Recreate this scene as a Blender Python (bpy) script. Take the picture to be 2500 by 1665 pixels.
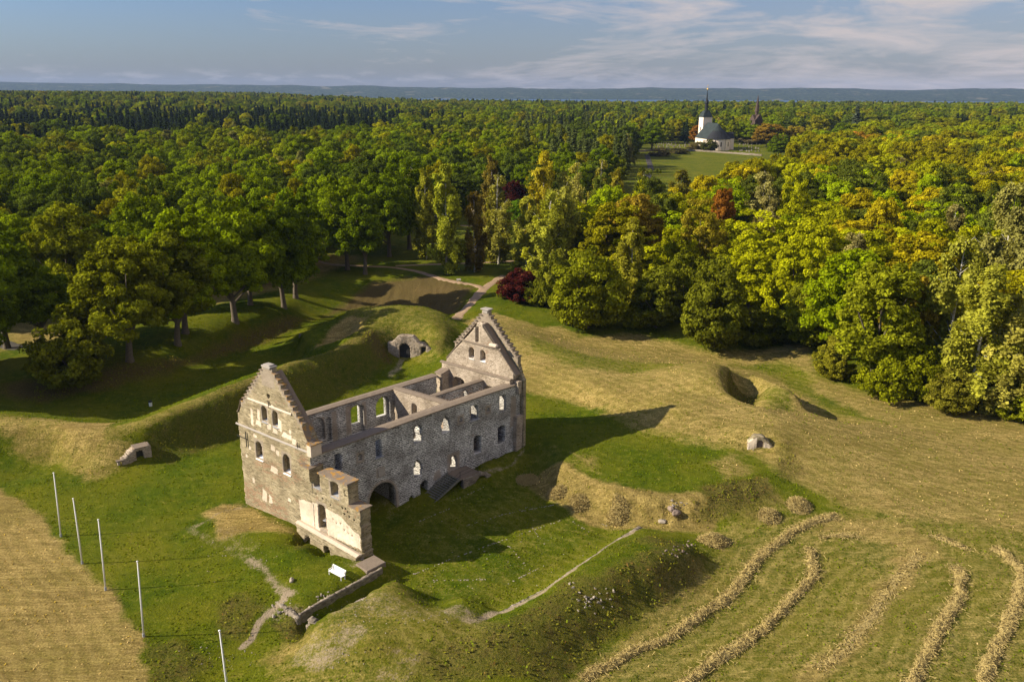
import bpy, bmesh, math, random
import numpy as np
from mathutils import Vector, Matrix
R = math.radians
rng = np.random.default_rng(7); random.seed(7)
C = bpy.context.scene.collection
SC = bpy.context.scene
for o in list(bpy.data.objects): bpy.data.objects.remove(o)

# ------------------------------------------------------------------ camera
F_PX = 2050.0; CAMH = 50.0; HOR = 225.0
PITCH = math.atan((832.5-HOR)/F_PX); ROLL = R(0.3)
cam_d = bpy.data.cameras.new('camera'); cam = bpy.data.objects.new('camera', cam_d); C.objects.link(cam)
cam_d.sensor_width = 36; cam_d.lens = F_PX/2500*36; cam_d.clip_start = .5; cam_d.clip_end = 60000
cam.location = (0, 0, CAMH)
cam.rotation_mode = 'QUATERNION'
cam.rotation_quaternion = (Matrix.Rotation(R(90)-PITCH, 3, 'X') @ Matrix.Rotation(ROLL, 3, 'Z')).to_quaternion()
SC.camera = cam
SC.render.resolution_x = 1024; SC.render.resolution_y = 681
# ------------------------------------------------------------------ light
SUN_EL, SUN_AZ = R(29.5), R(6.5)          # shadows run along +x, turned 6.5 degrees to +y
sdir = Vector((math.cos(SUN_EL)*math.cos(SUN_AZ), math.cos(SUN_EL)*math.sin(SUN_AZ), -math.sin(SUN_EL)))
sun_d = bpy.data.lights.new('sun', 'SUN'); sun_d.energy = 5.0; sun_d.angle = R(.5); sun_d.color = (1, .87, .66)
sun = bpy.data.objects.new('sun', sun_d); C.objects.link(sun)
sun.rotation_euler = sdir.to_track_quat('-Z', 'Y').to_euler()
w = bpy.data.worlds.new('World'); SC.world = w; w.use_nodes = True
nt = w.node_tree; nt.nodes.clear()
def N(t, ty, **k):
    n = t.nodes.new(ty)
    for a, b in k.items():
        if a.startswith('i_'):
            key = a[2:]
            n.inputs[int(key) if key.isdigit() else key.replace('_', ' ')].default_value = b
        else: setattr(n, a, b)
    return n
def L(t, a, b): t.links.new(a, b)
def ramp(t, fac, stops, interp='LINEAR'):
    r = N(t, 'ShaderNodeValToRGB'); e = r.color_ramp.elements; r.color_ramp.interpolation = interp
    while len(e) < len(stops): e.new(.5)
    for x, (p, c) in zip(e, stops): x.position = p; x.color = (c if hasattr(c, '__len__') else (c, c, c))[:3] + (1,) if hasattr(c, '__len__') else (c, c, c, 1)
    if fac is not None: L(t, fac, r.inputs[0])
    return r.outputs[0]
def mixc(t, f, a, b, mode='MIX'):
    m = N(t, 'ShaderNodeMix', data_type='RGBA', blend_type=mode)
    for s, v in ((m.inputs[0], f), (m.inputs[6], a), (m.inputs[7], b)):
        if isinstance(v, (int, float)): s.default_value = v
        elif isinstance(v, tuple): s.default_value = v[:3] + (1,)
        else: L(t, v, s)
    return m.outputs[2]
def mth(t, op, a, b=None, c=None, clamp=False):
    m = N(t, 'ShaderNodeMath', operation=op, use_clamp=clamp)
    for i, v in enumerate((a, b, c)):
        if v is None: continue
        if isinstance(v, (int, float)): m.inputs[i].default_value = v
        else: L(t, v, m.inputs[i])
    return m.outputs[0]
def noise(t, vec, scale, det=4, rough=.55, dist=0.0, out=0):
    n = N(t, 'ShaderNodeTexNoise'); n.inputs['Scale'].default_value = scale; n.inputs['Detail'].default_value = det
    n.inputs['Roughness'].default_value = rough; n.inputs['Distortion'].default_value = dist
    if vec is not None: L(t, vec, n.inputs['Vector'])
    return n.outputs[out]
def mapping(t, vec, sc=(1, 1, 1), rot=(0, 0, 0), loc=(0, 0, 0)):
    m = N(t, 'ShaderNodeMapping'); m.inputs['Scale'].default_value = sc; m.inputs['Rotation'].default_value = rot; m.inputs['Location'].default_value = loc
    L(t, vec, m.inputs['Vector']); return m.outputs[0]
sky = N(nt, 'ShaderNodeTexSky'); sky.sky_type = 'NISHITA'; sky.sun_disc = False
sky.sun_elevation = SUN_EL; sky.sun_rotation = math.atan2(-sdir.x, -sdir.y)
sky.altitude = 100; sky.air_density = 1.0; sky.dust_density = 1.6; sky.ozone_density = 1.6
tc = N(nt, 'ShaderNodeTexCoord')
sep = N(nt, 'ShaderNodeSeparateXYZ'); L(nt, tc.outputs['Generated'], sep.inputs[0])
# cirrus, laid out on the directions of the sky dome (azimuth, elevation)
az = mth(nt, 'ARCTAN2', sep.outputs[0], sep.outputs[1]); el = mth(nt, 'ARCSINE', sep.outputs[2])
cmb = N(nt, 'ShaderNodeCombineXYZ'); L(nt, az, cmb.inputs[0]); L(nt, el, cmb.inputs[1])
cv = mapping(nt, cmb.outputs[0], sc=(3.2, 15, 1), rot=(0, 0, R(7)), loc=(2.6, .3, 0))
wsp = noise(nt, cv, 1.25, 9, .60, 1.1); fib = noise(nt, mapping(nt, cmb.outputs[0], sc=(7, 48, 1), rot=(0, 0, R(10))), 1.5, 6, .6, 1.5)
cl = mth(nt, 'ADD', mth(nt, 'ADD', mth(nt, 'MULTIPLY', wsp, 1.0), mth(nt, 'MULTIPLY', fib, .36)), mth(nt, 'MULTIPLY', az, .26))
cloud = ramp(nt, cl, [(.675, 0.), (.90, .9)])
veil = ramp(nt, mth(nt, 'ADD', mth(nt, 'MULTIPLY', az, .55), mth(nt, 'MULTIPLY', mth(nt, 'SUBTRACT', .16, el), 4.4)), [(.0, 0.), (1.1, .62)])
cum = noise(nt, mapping(nt, cmb.outputs[0], sc=(16, 70, 1)), 1.6, 6, .6)
low = mth(nt, 'MULTIPLY', ramp(nt, cum, [(.50, 0.), (.62, 1.)]), ramp(nt, el, [(.006, 0.), (.011, .5), (.018, .45), (.026, 0.)]))
skyc = mixc(nt, 1.0, sky.outputs[0], (.66, .84, 1.2), 'MULTIPLY')
c1 = mixc(nt, veil, skyc, (4.25, 4.0, 3.95))
c2 = mixc(nt, cloud, c1, (6.0, 5.4, 5.3))
c3 = mixc(nt, low, c2, (4.6, 4.5, 4.7))
bg = N(nt, 'ShaderNodeBackground'); bg.inputs[1].default_value = .058; L(nt, c3, bg.inputs[0])
wo = N(nt, 'ShaderNodeOutputWorld'); L(nt, bg.outputs[0], wo.inputs[0])
SC.view_settings.view_transform = 'Standard'; SC.view_settings.look = 'None'; SC.view_settings.exposure = 0.86; SC.view_settings.gamma = 1
try:
    SC.cycles.volume_bounces = 0; SC.cycles.transparent_max_bounces = 8; SC.cycles.max_bounces = 5
except Exception: pass

# ------------------------------------------------------------------ placing helpers: a point of the plan seen at a pixel of the photograph
def ray(u, v):
    x = (u-1250)/F_PX; y = (832.5-v)/F_PX; c, s = math.cos(ROLL), math.sin(ROLL)
    x, y = x*c-y*s, x*s+y*c
    return np.array([x, math.cos(PITCH)+y*math.sin(PITCH), -math.sin(PITCH)+y*math.cos(PITCH)])
def un(u, v, z=0.):
    d = ray(u, v); t = (z-CAMH)/d[2]; return np.array([d[0]*t, d[1]*t, z])
def px(p):
    p = np.array(p, float)-np.array([0, 0, CAMH]); cz = p[1]*math.cos(PITCH)-p[2]*math.sin(PITCH); cy = p[1]*math.sin(PITCH)+p[2]*math.cos(PITCH)
    x, y = p[0]/cz, cy/cz; c, s = math.cos(-ROLL), math.sin(-ROLL)
    return 1250+(x*c-y*s)*F_PX, 832.5-(x*s+y*c)*F_PX
def hgt(v, xy, z):
    lo, hi = z, z+70
    for _ in range(40):
        m = (lo+hi)/2
        if px((xy[0], xy[1], m))[1] > v: lo = m
        else: hi = m
    return lo-z
def hsh(ix, iy, s=0):
    n = (ix*374761393+iy*668265263+s*982451653) & 0x7fffffff
    n = ((n ^ (n >> 13))*1274126177) & 0x7fffffff
    return ((n ^ (n >> 16)) & 0xffff)/65535.0
def vnoise(x, y, s=0):
    ix = np.floor(x).astype(np.int64); iy = np.floor(y).astype(np.int64); fx = x-ix; fy = y-iy
    fx = fx*fx*(3-2*fx); fy = fy*fy*(3-2*fy)
    a = hsh(ix, iy, s); b = hsh(ix+1, iy, s); c = hsh(ix, iy+1, s); d = hsh(ix+1, iy+1, s)
    return (a*(1-fx)+b*fx)*(1-fy)+(c*(1-fx)+d*fx)*fy
def fbm(x, y, sc, oc=4, s=0):
    x = np.asarray(x, float)/sc; y = np.asarray(y, float)/sc; r = 0; a = .5; t = 0
    for i in range(oc): r = r+a*vnoise(x, y, s+i*17); t += a; x = x*2.03+3.1; y = y*2.03-1.7; a *= .5
    return r/t
O2 = np.array([-33.5, 95.7]); LV = np.array([math.cos(R(46)), math.sin(R(46))]); WV = np.array([.7848, -.6197])
def plan(a, b): return O2+a*LV+b*WV

# ------------------------------------------------------------------ terrain heights
BL = []
def bl(*p): BL.append(p)
bl((0,1190,0),(200,1390,0),(330,1560,0),(370,1665,0)); bl((0,1350,0),(100,1500,0),(150,1660,0))
bl((60,1250,0),(250,1200,0),(420,1300,0.1),(300,1400,0),(450,1420,0),(400,1560,-.1),(500,1500,-.1),(520,1640,-.5))
bl((100,1170,.05),(300,1190,0),(460,1160,0),(560,1100,0.05))
bl((0,1112,.2),(130,1105,.2),(250,1150,.1),(320,1130,.2),(407,1113,.2),(505,1076,.2),(580,1049,.2),(650,1020,.2),(718,992,.2),(780,959,.2),(866,923,.3),(948,890,.4),(975,875,.5))
bl((0,1042,3.4),(74,1034,3.5),(119,1043,3.3),(178,1070,2.8),(214,1079,2.5),(267,1070,2.9),(357,1040,3.7),(476,996,4.2),(594,954,4.3),(672,913,4.3),(754,878,4.4),(805,862,4.5),(882,834,4.8),(915,808,5.4))
bl((0,1010,2.8),(119,1022,2.4),(178,1022,1.6),(240,1030,1.0),(297,1045,.5)); bl((297,1043,.4),(400,992,0),(476,962,-.2),(594,920,-.5),(672,886,-.7),(715,872,-.8))
bl((380,975,0),(470,935,-.3),(560,895,-.6),(640,856,-.8),(700,830,-1))
bl((0,990,1.5),(150,985,.8),(260,960,.3),(350,940,0),(450,905,-.3),(540,860,-.5),(620,822,-.7),(700,800,-1),(780,770,-1),(850,742,-1),(920,735,-1.3),(1000,755,-1.3),(1070,765,-1),(1105,770,-.5))
bl((0,935,2.5),(150,925,2.6),(330,888,2.4),(440,850,2.2),(520,828,2),(575,790,2.2),(640,770,2.2),(700,745,2),(740,715,2),(800,690,2),(880,672,2),(970,675,2),(1060,685,2),(1130,700,2),(1162,718,1.8),(1150,745,1.6),(1115,782,1.6))
bl((0,850,2),(300,790,2),(600,720,2),(900,620,2),(1200,640,2),(1320,600,2)); bl((0,700,2),(700,600,2),(1000,560,2),(1350,500,2))
bl((1180,715,1.9),(1140,765,1.6),(1110,800,1.8)); bl((1240,700,2),(1260,745,2),(1330,770,2))
bl((856,758,5.6),(900,750,6),(971,745,6.3),(1043,750,6.2),(1091,768,5.6),(1116,787,4.2)); bl((930,780,6.5),(1000,775,6.6),(1060,795,6)); bl((890,800,5.6),(860,780,5.4))
bl((915,806,5.4),(950,798,5.6),(987,797,5.6),(1030,808,5.1),(1060,824,4.5),(1080,828,4.5),(1104,814,4.6))
bl((948,876,.7),(985,880,.5),(1012,881,.5),(1035,876,1.0),(1062,868,1.8),(1080,874,1.7)); bl((1090,850,3.0),(1100,880,1.5)); bl((935,838,3.6),(938,862,1.6))
bl((856,773,5.4),(800,798,4),(760,810,3.2),(733,815,2.8)); bl((735,818,2.7),(750,835,2.6),(775,858,2.5)); bl((790,845,1.7),(850,822,3.0))
BLW = [(742,817,2.7,-.8,-1.2,-.3),(735,818,2.7,-.8,-1.,-.6),(752,838,2.6,-.8,-1.,-.8),(775,860,2.5,-.7,-.5,-1.2)]
bl((1120,840,2.4),(1140,880,1.2),(1180,960,.8))
bl((1150,800,4),(1220,800,3.8),(1280,830,3.6),(1400,875,3.4),(1500,905,3.2),(1563,908,3.4),(1620,894,4.2),(1690,887,4.8),(1750,888,5),(1783,901,5))
bl((1200,768,2.2),(1300,790,1.5),(1400,835,.4),(1540,866,-.2),(1660,860,-.4),(1800,875,-.3),(1880,895,-.2))
bl((1330,768,2),(1400,800,1.5),(1563,808,1),(1736,850,.6),(1830,838,.6),(1979,831,1),(1984,910,.8),(2114,957,.8),(2269,980,.8),(2427,1004,.8),(2500,1015,.8))
bl((1275,950,1),(1340,965,1),(1420,985,1.2),(1480,1005,1.8),(1560,1055,2.6),(1700,1085,2.7),(1800,1110,2.6))
bl((1400,930,3),(1500,960,3.3)); bl((1645,996,4.5),(1750,960,5.2),(1600,940,4.4),(1850,1000,4.9)); bl((1700,1030,4),(1900,1030,4.7))
bl((1400,1080,2.4),(1550,1120,2.6),(1700,1150,2.6),(1650,1200,2.5),(1480,1170,2.4),(1380,1130,2.2))
bl((1330,1060,2.0),(1350,1095,2.2),(1383,1135,2.4),(1454,1166,2.4),(1497,1201,2.4),(1573,1218,2.4),(1642,1230,2.3),(1692,1225,2.5),(1763,1208,2.6),(1850,1180,2.7),(1880,1150,2.8))
bl((1285,1110,.6),(1305,1150,.2),(1345,1197,0),(1392,1230,-.2),(1449,1242,-.3),(1525,1268,-.4),(1597,1273,-.2)); bl((1597,1273,-.2),(1700,1270,.4),(1780,1280,.5),(1850,1265,.8),(1900,1235,1.4))
bl((1822,1098,2.7),(1850,1104,2.7),(1880,1102,2.8)); bl((1800,1062,4.1),(1850,1050,4.9),(1900,1062,4.5),(1925,1090,3.7))
bl((1836,989,4.7),(1875,995,4.3)); bl((1832,930,2.4),(1856,957,2.2),(1850,973,2.2)); bl((1880,940,4.1),(1882,972,4.1),(1862,982,3.6))
bl((1862,915,4.6),(1895,935,4.2),(1942,967,3.9)); WP = [(43.4,135.2,.7),(44.2,132.9,.4),(45,130.3,.3),(45.7,127.8,.2),(46.3,125.6,.2),(47.3,123.9,.5),(49,123,.5),(50.8,122.2,.6),(48,127,.1),(48,131,.1),(47,134,.1)]
bl((1880,965,4.3),(1925,978,3.9)); bl((1925,1000,3.0),(1960,1003,2.9),(2030,1024,2.4),(2150,1050,2),(2300,1090,1.5)); bl((1990,985,.2),(2050,1005,.2),(2150,1020,.4),(2300,1060,.7)); bl((1900,900,-.2),(1980,940,.2),(2080,985,.3))
bl((1900,1080,4),(2000,1100,3.2),(2100,1130,2.5),(2300,1150,1.5),(2500,1150,1)); bl((1950,1180,2.2),(2100,1230,1.3),(2300,1300,.6),(2500,1300,.5)); bl((1880,1210,1.9),(1950,1250,1))
bl((1750,1330,.2),(1900,1350,.2),(2100,1400,0),(2400,1450,0)); bl((1700,1500,-.3),(1500,1640,-.5),(1800,1640,-.4),(2200,1640,-.3),(2480,1640,-.3))
WALLTOP = [(1185,1512,1),(1250,1478,1.1),(1327,1439,1.2),(1389,1395,1.3),(1444,1359,1.2),(1500,1320,.9),(1560,1284,.4),(1590,1276,0)]
bl(*WALLTOP); bl(*[(a, b-4, -.5) for a, b, c in WALLTOP[:-2]])
bl((1500,1345,2.4),(1600,1318,2.4),(1680,1340,2.3),(1600,1380,2.7),(1500,1400,2.9),(1400,1440,2.7),(1330,1470,2.3))
bl((1740,1340,.4),(1727,1394,.2),(1675,1437,.1),(1560,1500,0),(1460,1560,-.3),(1400,1640,-.4))
bl((1250,1540,2.2),(1150,1600,1.8),(1300,1560,1.5)); bl((1100,1540,2.3),(1100,1650,1.2)); bl((1200,1530,1.9),(1270,1500,1.8))
MEDGE = [(752,1512,2),(800,1494,2),(845,1470,2),(905,1440,2),(965,1410,1.9)]
bl(*MEDGE); bl((965,1410,1.9),(1010,1438,1.6),(1052,1478,1.0)); bl((1052,1478,.9),(1085,1480,1.2),(1130,1455,1.8),(1180,1465,1.8),(1200,1487,1.4),(1187,1511,1)); bl((975,1408,-.6),(1015,1430,-.6),(1060,1465,-.6),(1085,1462,-.5),(1120,1445,-.6),(1185,1452,-.6),(1212,1478,-.6))
bl((850,1520,2.6),(950,1480,2.6),(1050,1530,2.6)); bl((900,1570,2.5),(1000,1600,2),(800,1600,1.5)); bl((700,1590,.2),(640,1620,-.2),(600,1650,-.4)); bl((740,1650,.3),(900,1660,1))
bl((800,1540,2.3),(770,1560,1.7)); bl((752,1546,.0),(745,1560,0))
RWALL = [(723,1508,.5),(760,1483,.6),(820,1450,.65),(880,1418,.7),(933,1387,.9)]
bl(*[(a-4, b-6, c) for a, b, c in RWALL])
for a, b, c in RWALL[1:]: BLW += [(a, b, c, -1.1, .6, -.7)]
BLW += [(752,1512,2,-.9,-.3,.8),(800,1494,2,-1.1,-.5,.7),(845,1470,2,-1.1,-.5,.7),(905,1440,2,-1,-.5,.8),(965,1410,1.9,-.7,.2,.9),(935,1388,.9,-.6,1.2,.2),(745,1520,-.6,-.8,0,0)]
bl((700,1440,.5),(650,1500,-.2),(585,1590,-.5)); bl((690,1520,-.6),(720,1548,-.5)); bl((668,1470,.1),(725,1498,.5))
bl((800,1410,.7),(870,1405,.75)); bl((760,1460,.6),(700,1430,.6),(640,1350,.6),(560,1300,.4),(480,1270,.2)); bl((605,1238,.1),(640,1262,.5),(690,1290,1.0),(720,1305,.9),(748,1318,.5))
bl((735,1345,.7),(790,1385,.7))
bl((960,1300,-.5),(1100,1300,-.5),(1000,1370,-.6)); bl((1200,1400,-.6),(1300,1300,-.5),(1450,1310,-.5)); bl((1100,1430,-.6),(1250,1220,-.3),(1150,1230,-.2)); bl((1030,1260,-.3),(950,1255,-.5))
bl((1150,1148,1.1),(1180,1136,1.2),(1210,1125,1.1),(1240,1108,1.0)); bl((1190,1175,.0),(1240,1150,.1),(1280,1110,.6)); bl((1300,1050,1.2),(1320,1000,1.2),(1280,965,1))
P = []
for line in BL:
    W3 = [un(*q) for q in line]
    for a, b in zip(W3[:-1], W3[1:]):
        n = max(1, int(np.linalg.norm(b-a)/1.6))
        for i in range(n): P.append(a+(b-a)*i/n)
    P.append(W3[-1])
for u, v, zp, zs, dx, dy in BLW:
    q = un(u, v, zp); P.append(np.array([q[0]+dx, q[1]+dy, zs]))
def WL(pts, st=.75):
    for a, b in zip(pts[:-1], pts[1:]):
        a = np.array(a, float); b = np.array(b, float); n_ = max(1, int(np.linalg.norm(b-a)/st)); WP.extend([tuple(a+(b-a)*i/n_) for i in range(n_)])
WP = []
WL([(41.6,137.5,3.8),(42.4,134,4.4),(43.6,131,4.2),(44.9,127.5,4.0),(45.4,125.2,3.8),(45.6,123.3,3.4)]); WL([(42.9,138.5,.4),(43.7,134.3,.4),(44.8,131.2,.3),(46.1,127.7,.2),(46.7,125.3,.2),(47.2,123.6,.5)]); WL([(47.2,123.6,.5),(49,122.6,.5),(51,121.8,.6)], 1); WL([(45.6,123.3,3.4),(45.3,121.9,3.0),(48.8,119.6,2.4)], 1)
WP += [(48,127,.1),(48,131,.1),(47,135,.1),(46,139,0)]
WP += [(-24.5,155.0,1.0),(-23.0,155.0,.6),(-21.5,154.8,.45),(-19.5,154.5,.45),(-17.7,154.2,.7),(-16,153.9,1.4),(-22,156.2,.5),(-20,156.2,.5)]
for u_, v_ in ((300,1142),(320,1140),(345,1133),(362,1128),(380,1122)): q = un(u_, v_, 0); WP.append((q[0], q[1], 0)); WP.append((q[0]+.4, q[1]+1.0, .1))
for a_, b_, z_ in ((7.5,14.4,-.5),(9.8,14.4,-.5),(12,14.4,-.4),(9.8,16,-.5),(7.5,16,-.5),(12,16,-.4),(9.8,12.5,-.5),(-1.25,12.9,-.9),(-1.25,13.6,-.9),(-2.0,13.2,-.6),(-1.25,16.4,-.8),(-1.25,17.1,-.8),(-2.0,16.7,-.45),(-1.25,15.0,-.1),(-1.25,14.4,-.1),(-1.25,15.6,-.1),(-1.25,18.2,.1),(-1.25,19.5,.2),(-1.25,21,.3),(-1.3,11.6,.5),(-2.6,15,.5),(-3,13,.4),(-3,17,.5)): q = plan(a_, b_); WP.append((q[0], q[1], z_))
rim = [un(*q) for q in ((1783,899,5.0),(1770,928,5.2),(1776,958,5.2),(1803,977,5.0),(1836,989,4.7))]
WL([tuple(q) for q in rim]); WL([(q[0]+1.3, q[1]+(.6 if i < 3 else 1.6), 2.6 if 0 < i < 4 else 3.4) for i, q in enumerate(rim)])
P += [np.array(q, float) for q in WP]
for a in (1, 6, 11, 16, 21, 26, 31):
    for b in (-2.5, 2, 7, 12): P.append(np.array([*plan(a, b), .25 if b > 0 else .3]))
for a, b, z in ((5, 14.3, 0), (10, 14.3, 0), (15, 14.3, 0), (20, 14.3, .2), (25, 14.3, .4), (30, 14.3, .6), (34.5, 14.3, .9), (35.5, 5, 1.0), (35.5, -1, 1.0)): P.append(np.array([*plan(a, b), z]))
for x, y, z in ((-130,30,0),(-60,25,0),(0,25,0),(60,30,-.5),(130,30,0),(-160,90,1),(-170,150,2),(170,90,1),(170,160,2),(-130,260,2.5),(0,270,2.5),(130,260,2.5),(-170,220,2.3),(170,220,2.3),(60,220,2),(100,190,1.5),(-60,250,2.4),(70,250,2.4)): P.append(np.array([x, y, z], float))
P = np.array(P)
_, keep = np.unique(np.round(P[:, :2]/.35).astype(int), axis=0, return_index=True); P = P[np.sort(keep)]
D = np.linalg.norm(P[:, None, :2]-P[None, :, :2], axis=2)
n = len(P); A = np.zeros((n+3, n+3)); A[:n, :n] = D-.12*np.eye(n); A[:n, n] = 1; A[:n, n+1:] = P[:, :2]/100; A[n, :n] = 1; A[n+1:, :n] = P[:, :2].T/100
coef = np.linalg.solve(A, np.concatenate([P[:, 2], np.zeros(3)]))
def sst(x, a, b): t = np.clip((x-a)/(b-a), 0, 1); return t*t*(3-2*t)
def rise(x, y):
    x = np.asarray(x, float); y = np.asarray(y, float)
    d = np.hypot(x, y)
    z = 2.2+sst(d, 200, 560)*3.5+sst(d, 500, 1700)*6+sst(d, 700, 1700)*sst(-x, 100, 800)*13
    z = z+(fbm(x, y, 220, 3, 5)-.5)*3*sst(d, 300, 700)
    shore = 2150+(-x)*.55*(x < 0)+(fbm(x, y*0, 300, 3, 9)-.5)*420
    return z*(1-sst(y, shore, shore+120))-26*sst(y, shore+20, shore+180)
def height(x, y):
    x = np.atleast_1d(np.asarray(x, float)); y = np.atleast_1d(np.asarray(y, float)); out = rise(x, y)
    wgt = sst(x, -190, -135)*(1-sst(x, 140, 190))*(1-sst(y, 235, 275))*sst(y, 5, 20)
    idx = np.where(wgt > 0)[0]
    base = np.where(y < 60, 0.0, 0)
    out = np.where(y < 60, out*0, out) if False else out
    for s in range(0, len(idx), 20000):
        k = idx[s:s+20000]
        d = np.sqrt((x[k, None]-P[None, :, 0])**2+(y[k, None]-P[None, :, 1])**2)
        h = d@coef[:n]+coef[n]+(x[k]*coef[n+1]+y[k]*coef[n+2])/100
        out[k] = out[k]*(1-wgt[k])+np.clip(h, -2, 8)*wgt[k]
    return out
def gz(x, y): return float(height(x, y)[0])

# ------------------------------------------------------------------ mesh helpers
def link(o, parent=None):
    C.objects.link(o)
    if parent is not None: o.parent = parent
    return o
def mesh_np(name, V, Fq, mat=None, parent=None, smooth=False, mats=None):
    V = np.asarray(V, np.float32); Fq = np.asarray(Fq, np.int32); k = Fq.shape[1]
    me = bpy.data.meshes.new(name); me.vertices.add(len(V)); me.vertices.foreach_set('co', V.ravel())
    me.loops.add(Fq.size); me.loops.foreach_set('vertex_index', Fq.ravel())
    me.polygons.add(len(Fq)); me.polygons.foreach_set('loop_start', np.arange(0, Fq.size, k, dtype=np.int32))
    me.polygons.foreach_set('loop_total', np.full(len(Fq), k, np.int32))
    me.update(calc_edges=True)
    if smooth: me.polygons.foreach_set('use_smooth', np.ones(len(Fq), bool))
    if mat: me.materials.append(mat)
    return link(bpy.data.objects.new(name, me), parent)
def attr(o, name, arr, dom='POINT', ty='FLOAT'):
    a = o.data.attributes.new(name, ty, dom)
    a.data.foreach_set('value' if ty == 'FLOAT' else 'color', np.asarray(arr, np.float32).ravel())
def tag(o, label=None, cat=None, group=None, kind=None):
    if label: o['label'] = label
    if cat: o['category'] = cat
    if group: o['group'] = group
    if kind: o['kind'] = kind
    return o
def empty(name, loc, rz=0, **k):
    o = link(bpy.data.objects.new(name, None)); o.location = loc; o.rotation_euler = (0, 0, rz); o.empty_display_size = .3
    return tag(o, **k)
class MB:
    def __init__(s): s.bm = bmesh.new()
    def box(s, c, size, rz=0, rot=None):
        m = Matrix.Translation(c) @ (rot.to_4x4() if rot else Matrix.Rotation(rz, 4, 'Z')) @ Matrix.Diagonal((*size, 1))
        bmesh.ops.create_cube(s.bm, size=1, matrix=m); return s
    def cyl(s, a, b, r1, r2=None, seg=10, cap=True):
        a = Vector(a); b = Vector(b); d = b-a; r2 = r1 if r2 is None else r2
        m = Matrix.Translation((a+b)/2) @ d.to_track_quat('Z', 'Y').to_matrix().to_4x4()
        bmesh.ops.create_cone(s.bm, cap_ends=cap, segments=seg, radius1=r1, radius2=max(r2, 1e-4), depth=d.length, matrix=m); return s
    def sph(s, c, r, sub=2, sc=(1, 1, 1)):
        bmesh.ops.create_icosphere(s.bm, subdivisions=sub, radius=r, matrix=Matrix.Translation(c) @ Matrix.Diagonal((*sc, 1))); return s
    def prism(s, pts, d):
        "closed outline (list of Vector) extruded by vector d"
        a = [s.bm.verts.new(p) for p in pts]; b = [s.bm.verts.new(Vector(p)+Vector(d)) for p in pts]; n = len(pts)
        s.bm.faces.new(a); s.bm.faces.new(b[::-1])
        for i in range(n): s.bm.faces.new((a[i], b[i], b[(i+1) % n], a[(i+1) % n]))
        return s
    def build(s, name, mat, parent=None, smooth=False, bevel=0, jit=0):
        if jit:
            for v in s.bm.verts: v.co += Vector((random.uniform(-jit, jit), random.uniform(-jit, jit), random.uniform(-jit, jit)))
        if bevel: bmesh.ops.bevel(s.bm, geom=list(s.bm.edges), offset=bevel, segments=1, affect='EDGES')
        bmesh.ops.recalc_face_normals(s.bm, faces=s.bm.faces)
        me = bpy.data.meshes.new(name); s.bm.to_mesh(me); s.bm.free()
        if smooth:
            for p in me.polygons: p.use_smooth = True
        me.materials.append(mat); return link(bpy.data.objects.new(name, me), parent)

# ------------------------------------------------------------------ materials
def newmat(name, rough=.9, spec=.2):
    m = bpy.data.materials.new(name); m.use_nodes = True; t = m.node_tree
    b = t.nodes['Principled BSDF']; b.inputs['Roughness'].default_value = rough; b.inputs['Specular IOR Level'].default_value = spec
    return m, t, b
def simple(name, col, rough=.8, var=.12, scale=3., spec=.2, metal=0, bump=0.):
    m, t, b = newmat(name, rough, spec); b.inputs['Metallic'].default_value = metal
    tc = N(t, 'ShaderNodeTexCoord'); f = noise(t, tc.outputs['Object'], scale, 6, .6)
    c = mixc(t, f, tuple(x*(1-var*2) for x in col), tuple(min(1, x*(1+var*2)) for x in col)); L(t, c, b.inputs['Base Color'])
    if bump:
        bp = N(t, 'ShaderNodeBump'); bp.inputs['Strength'].default_value = bump; bp.inputs['Distance'].default_value = .05
        L(t, noise(t, tc.outputs['Object'], scale*4, 5), bp.inputs['Height']); L(t, bp.outputs[0], b.inputs['Normal'])
    return m
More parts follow.
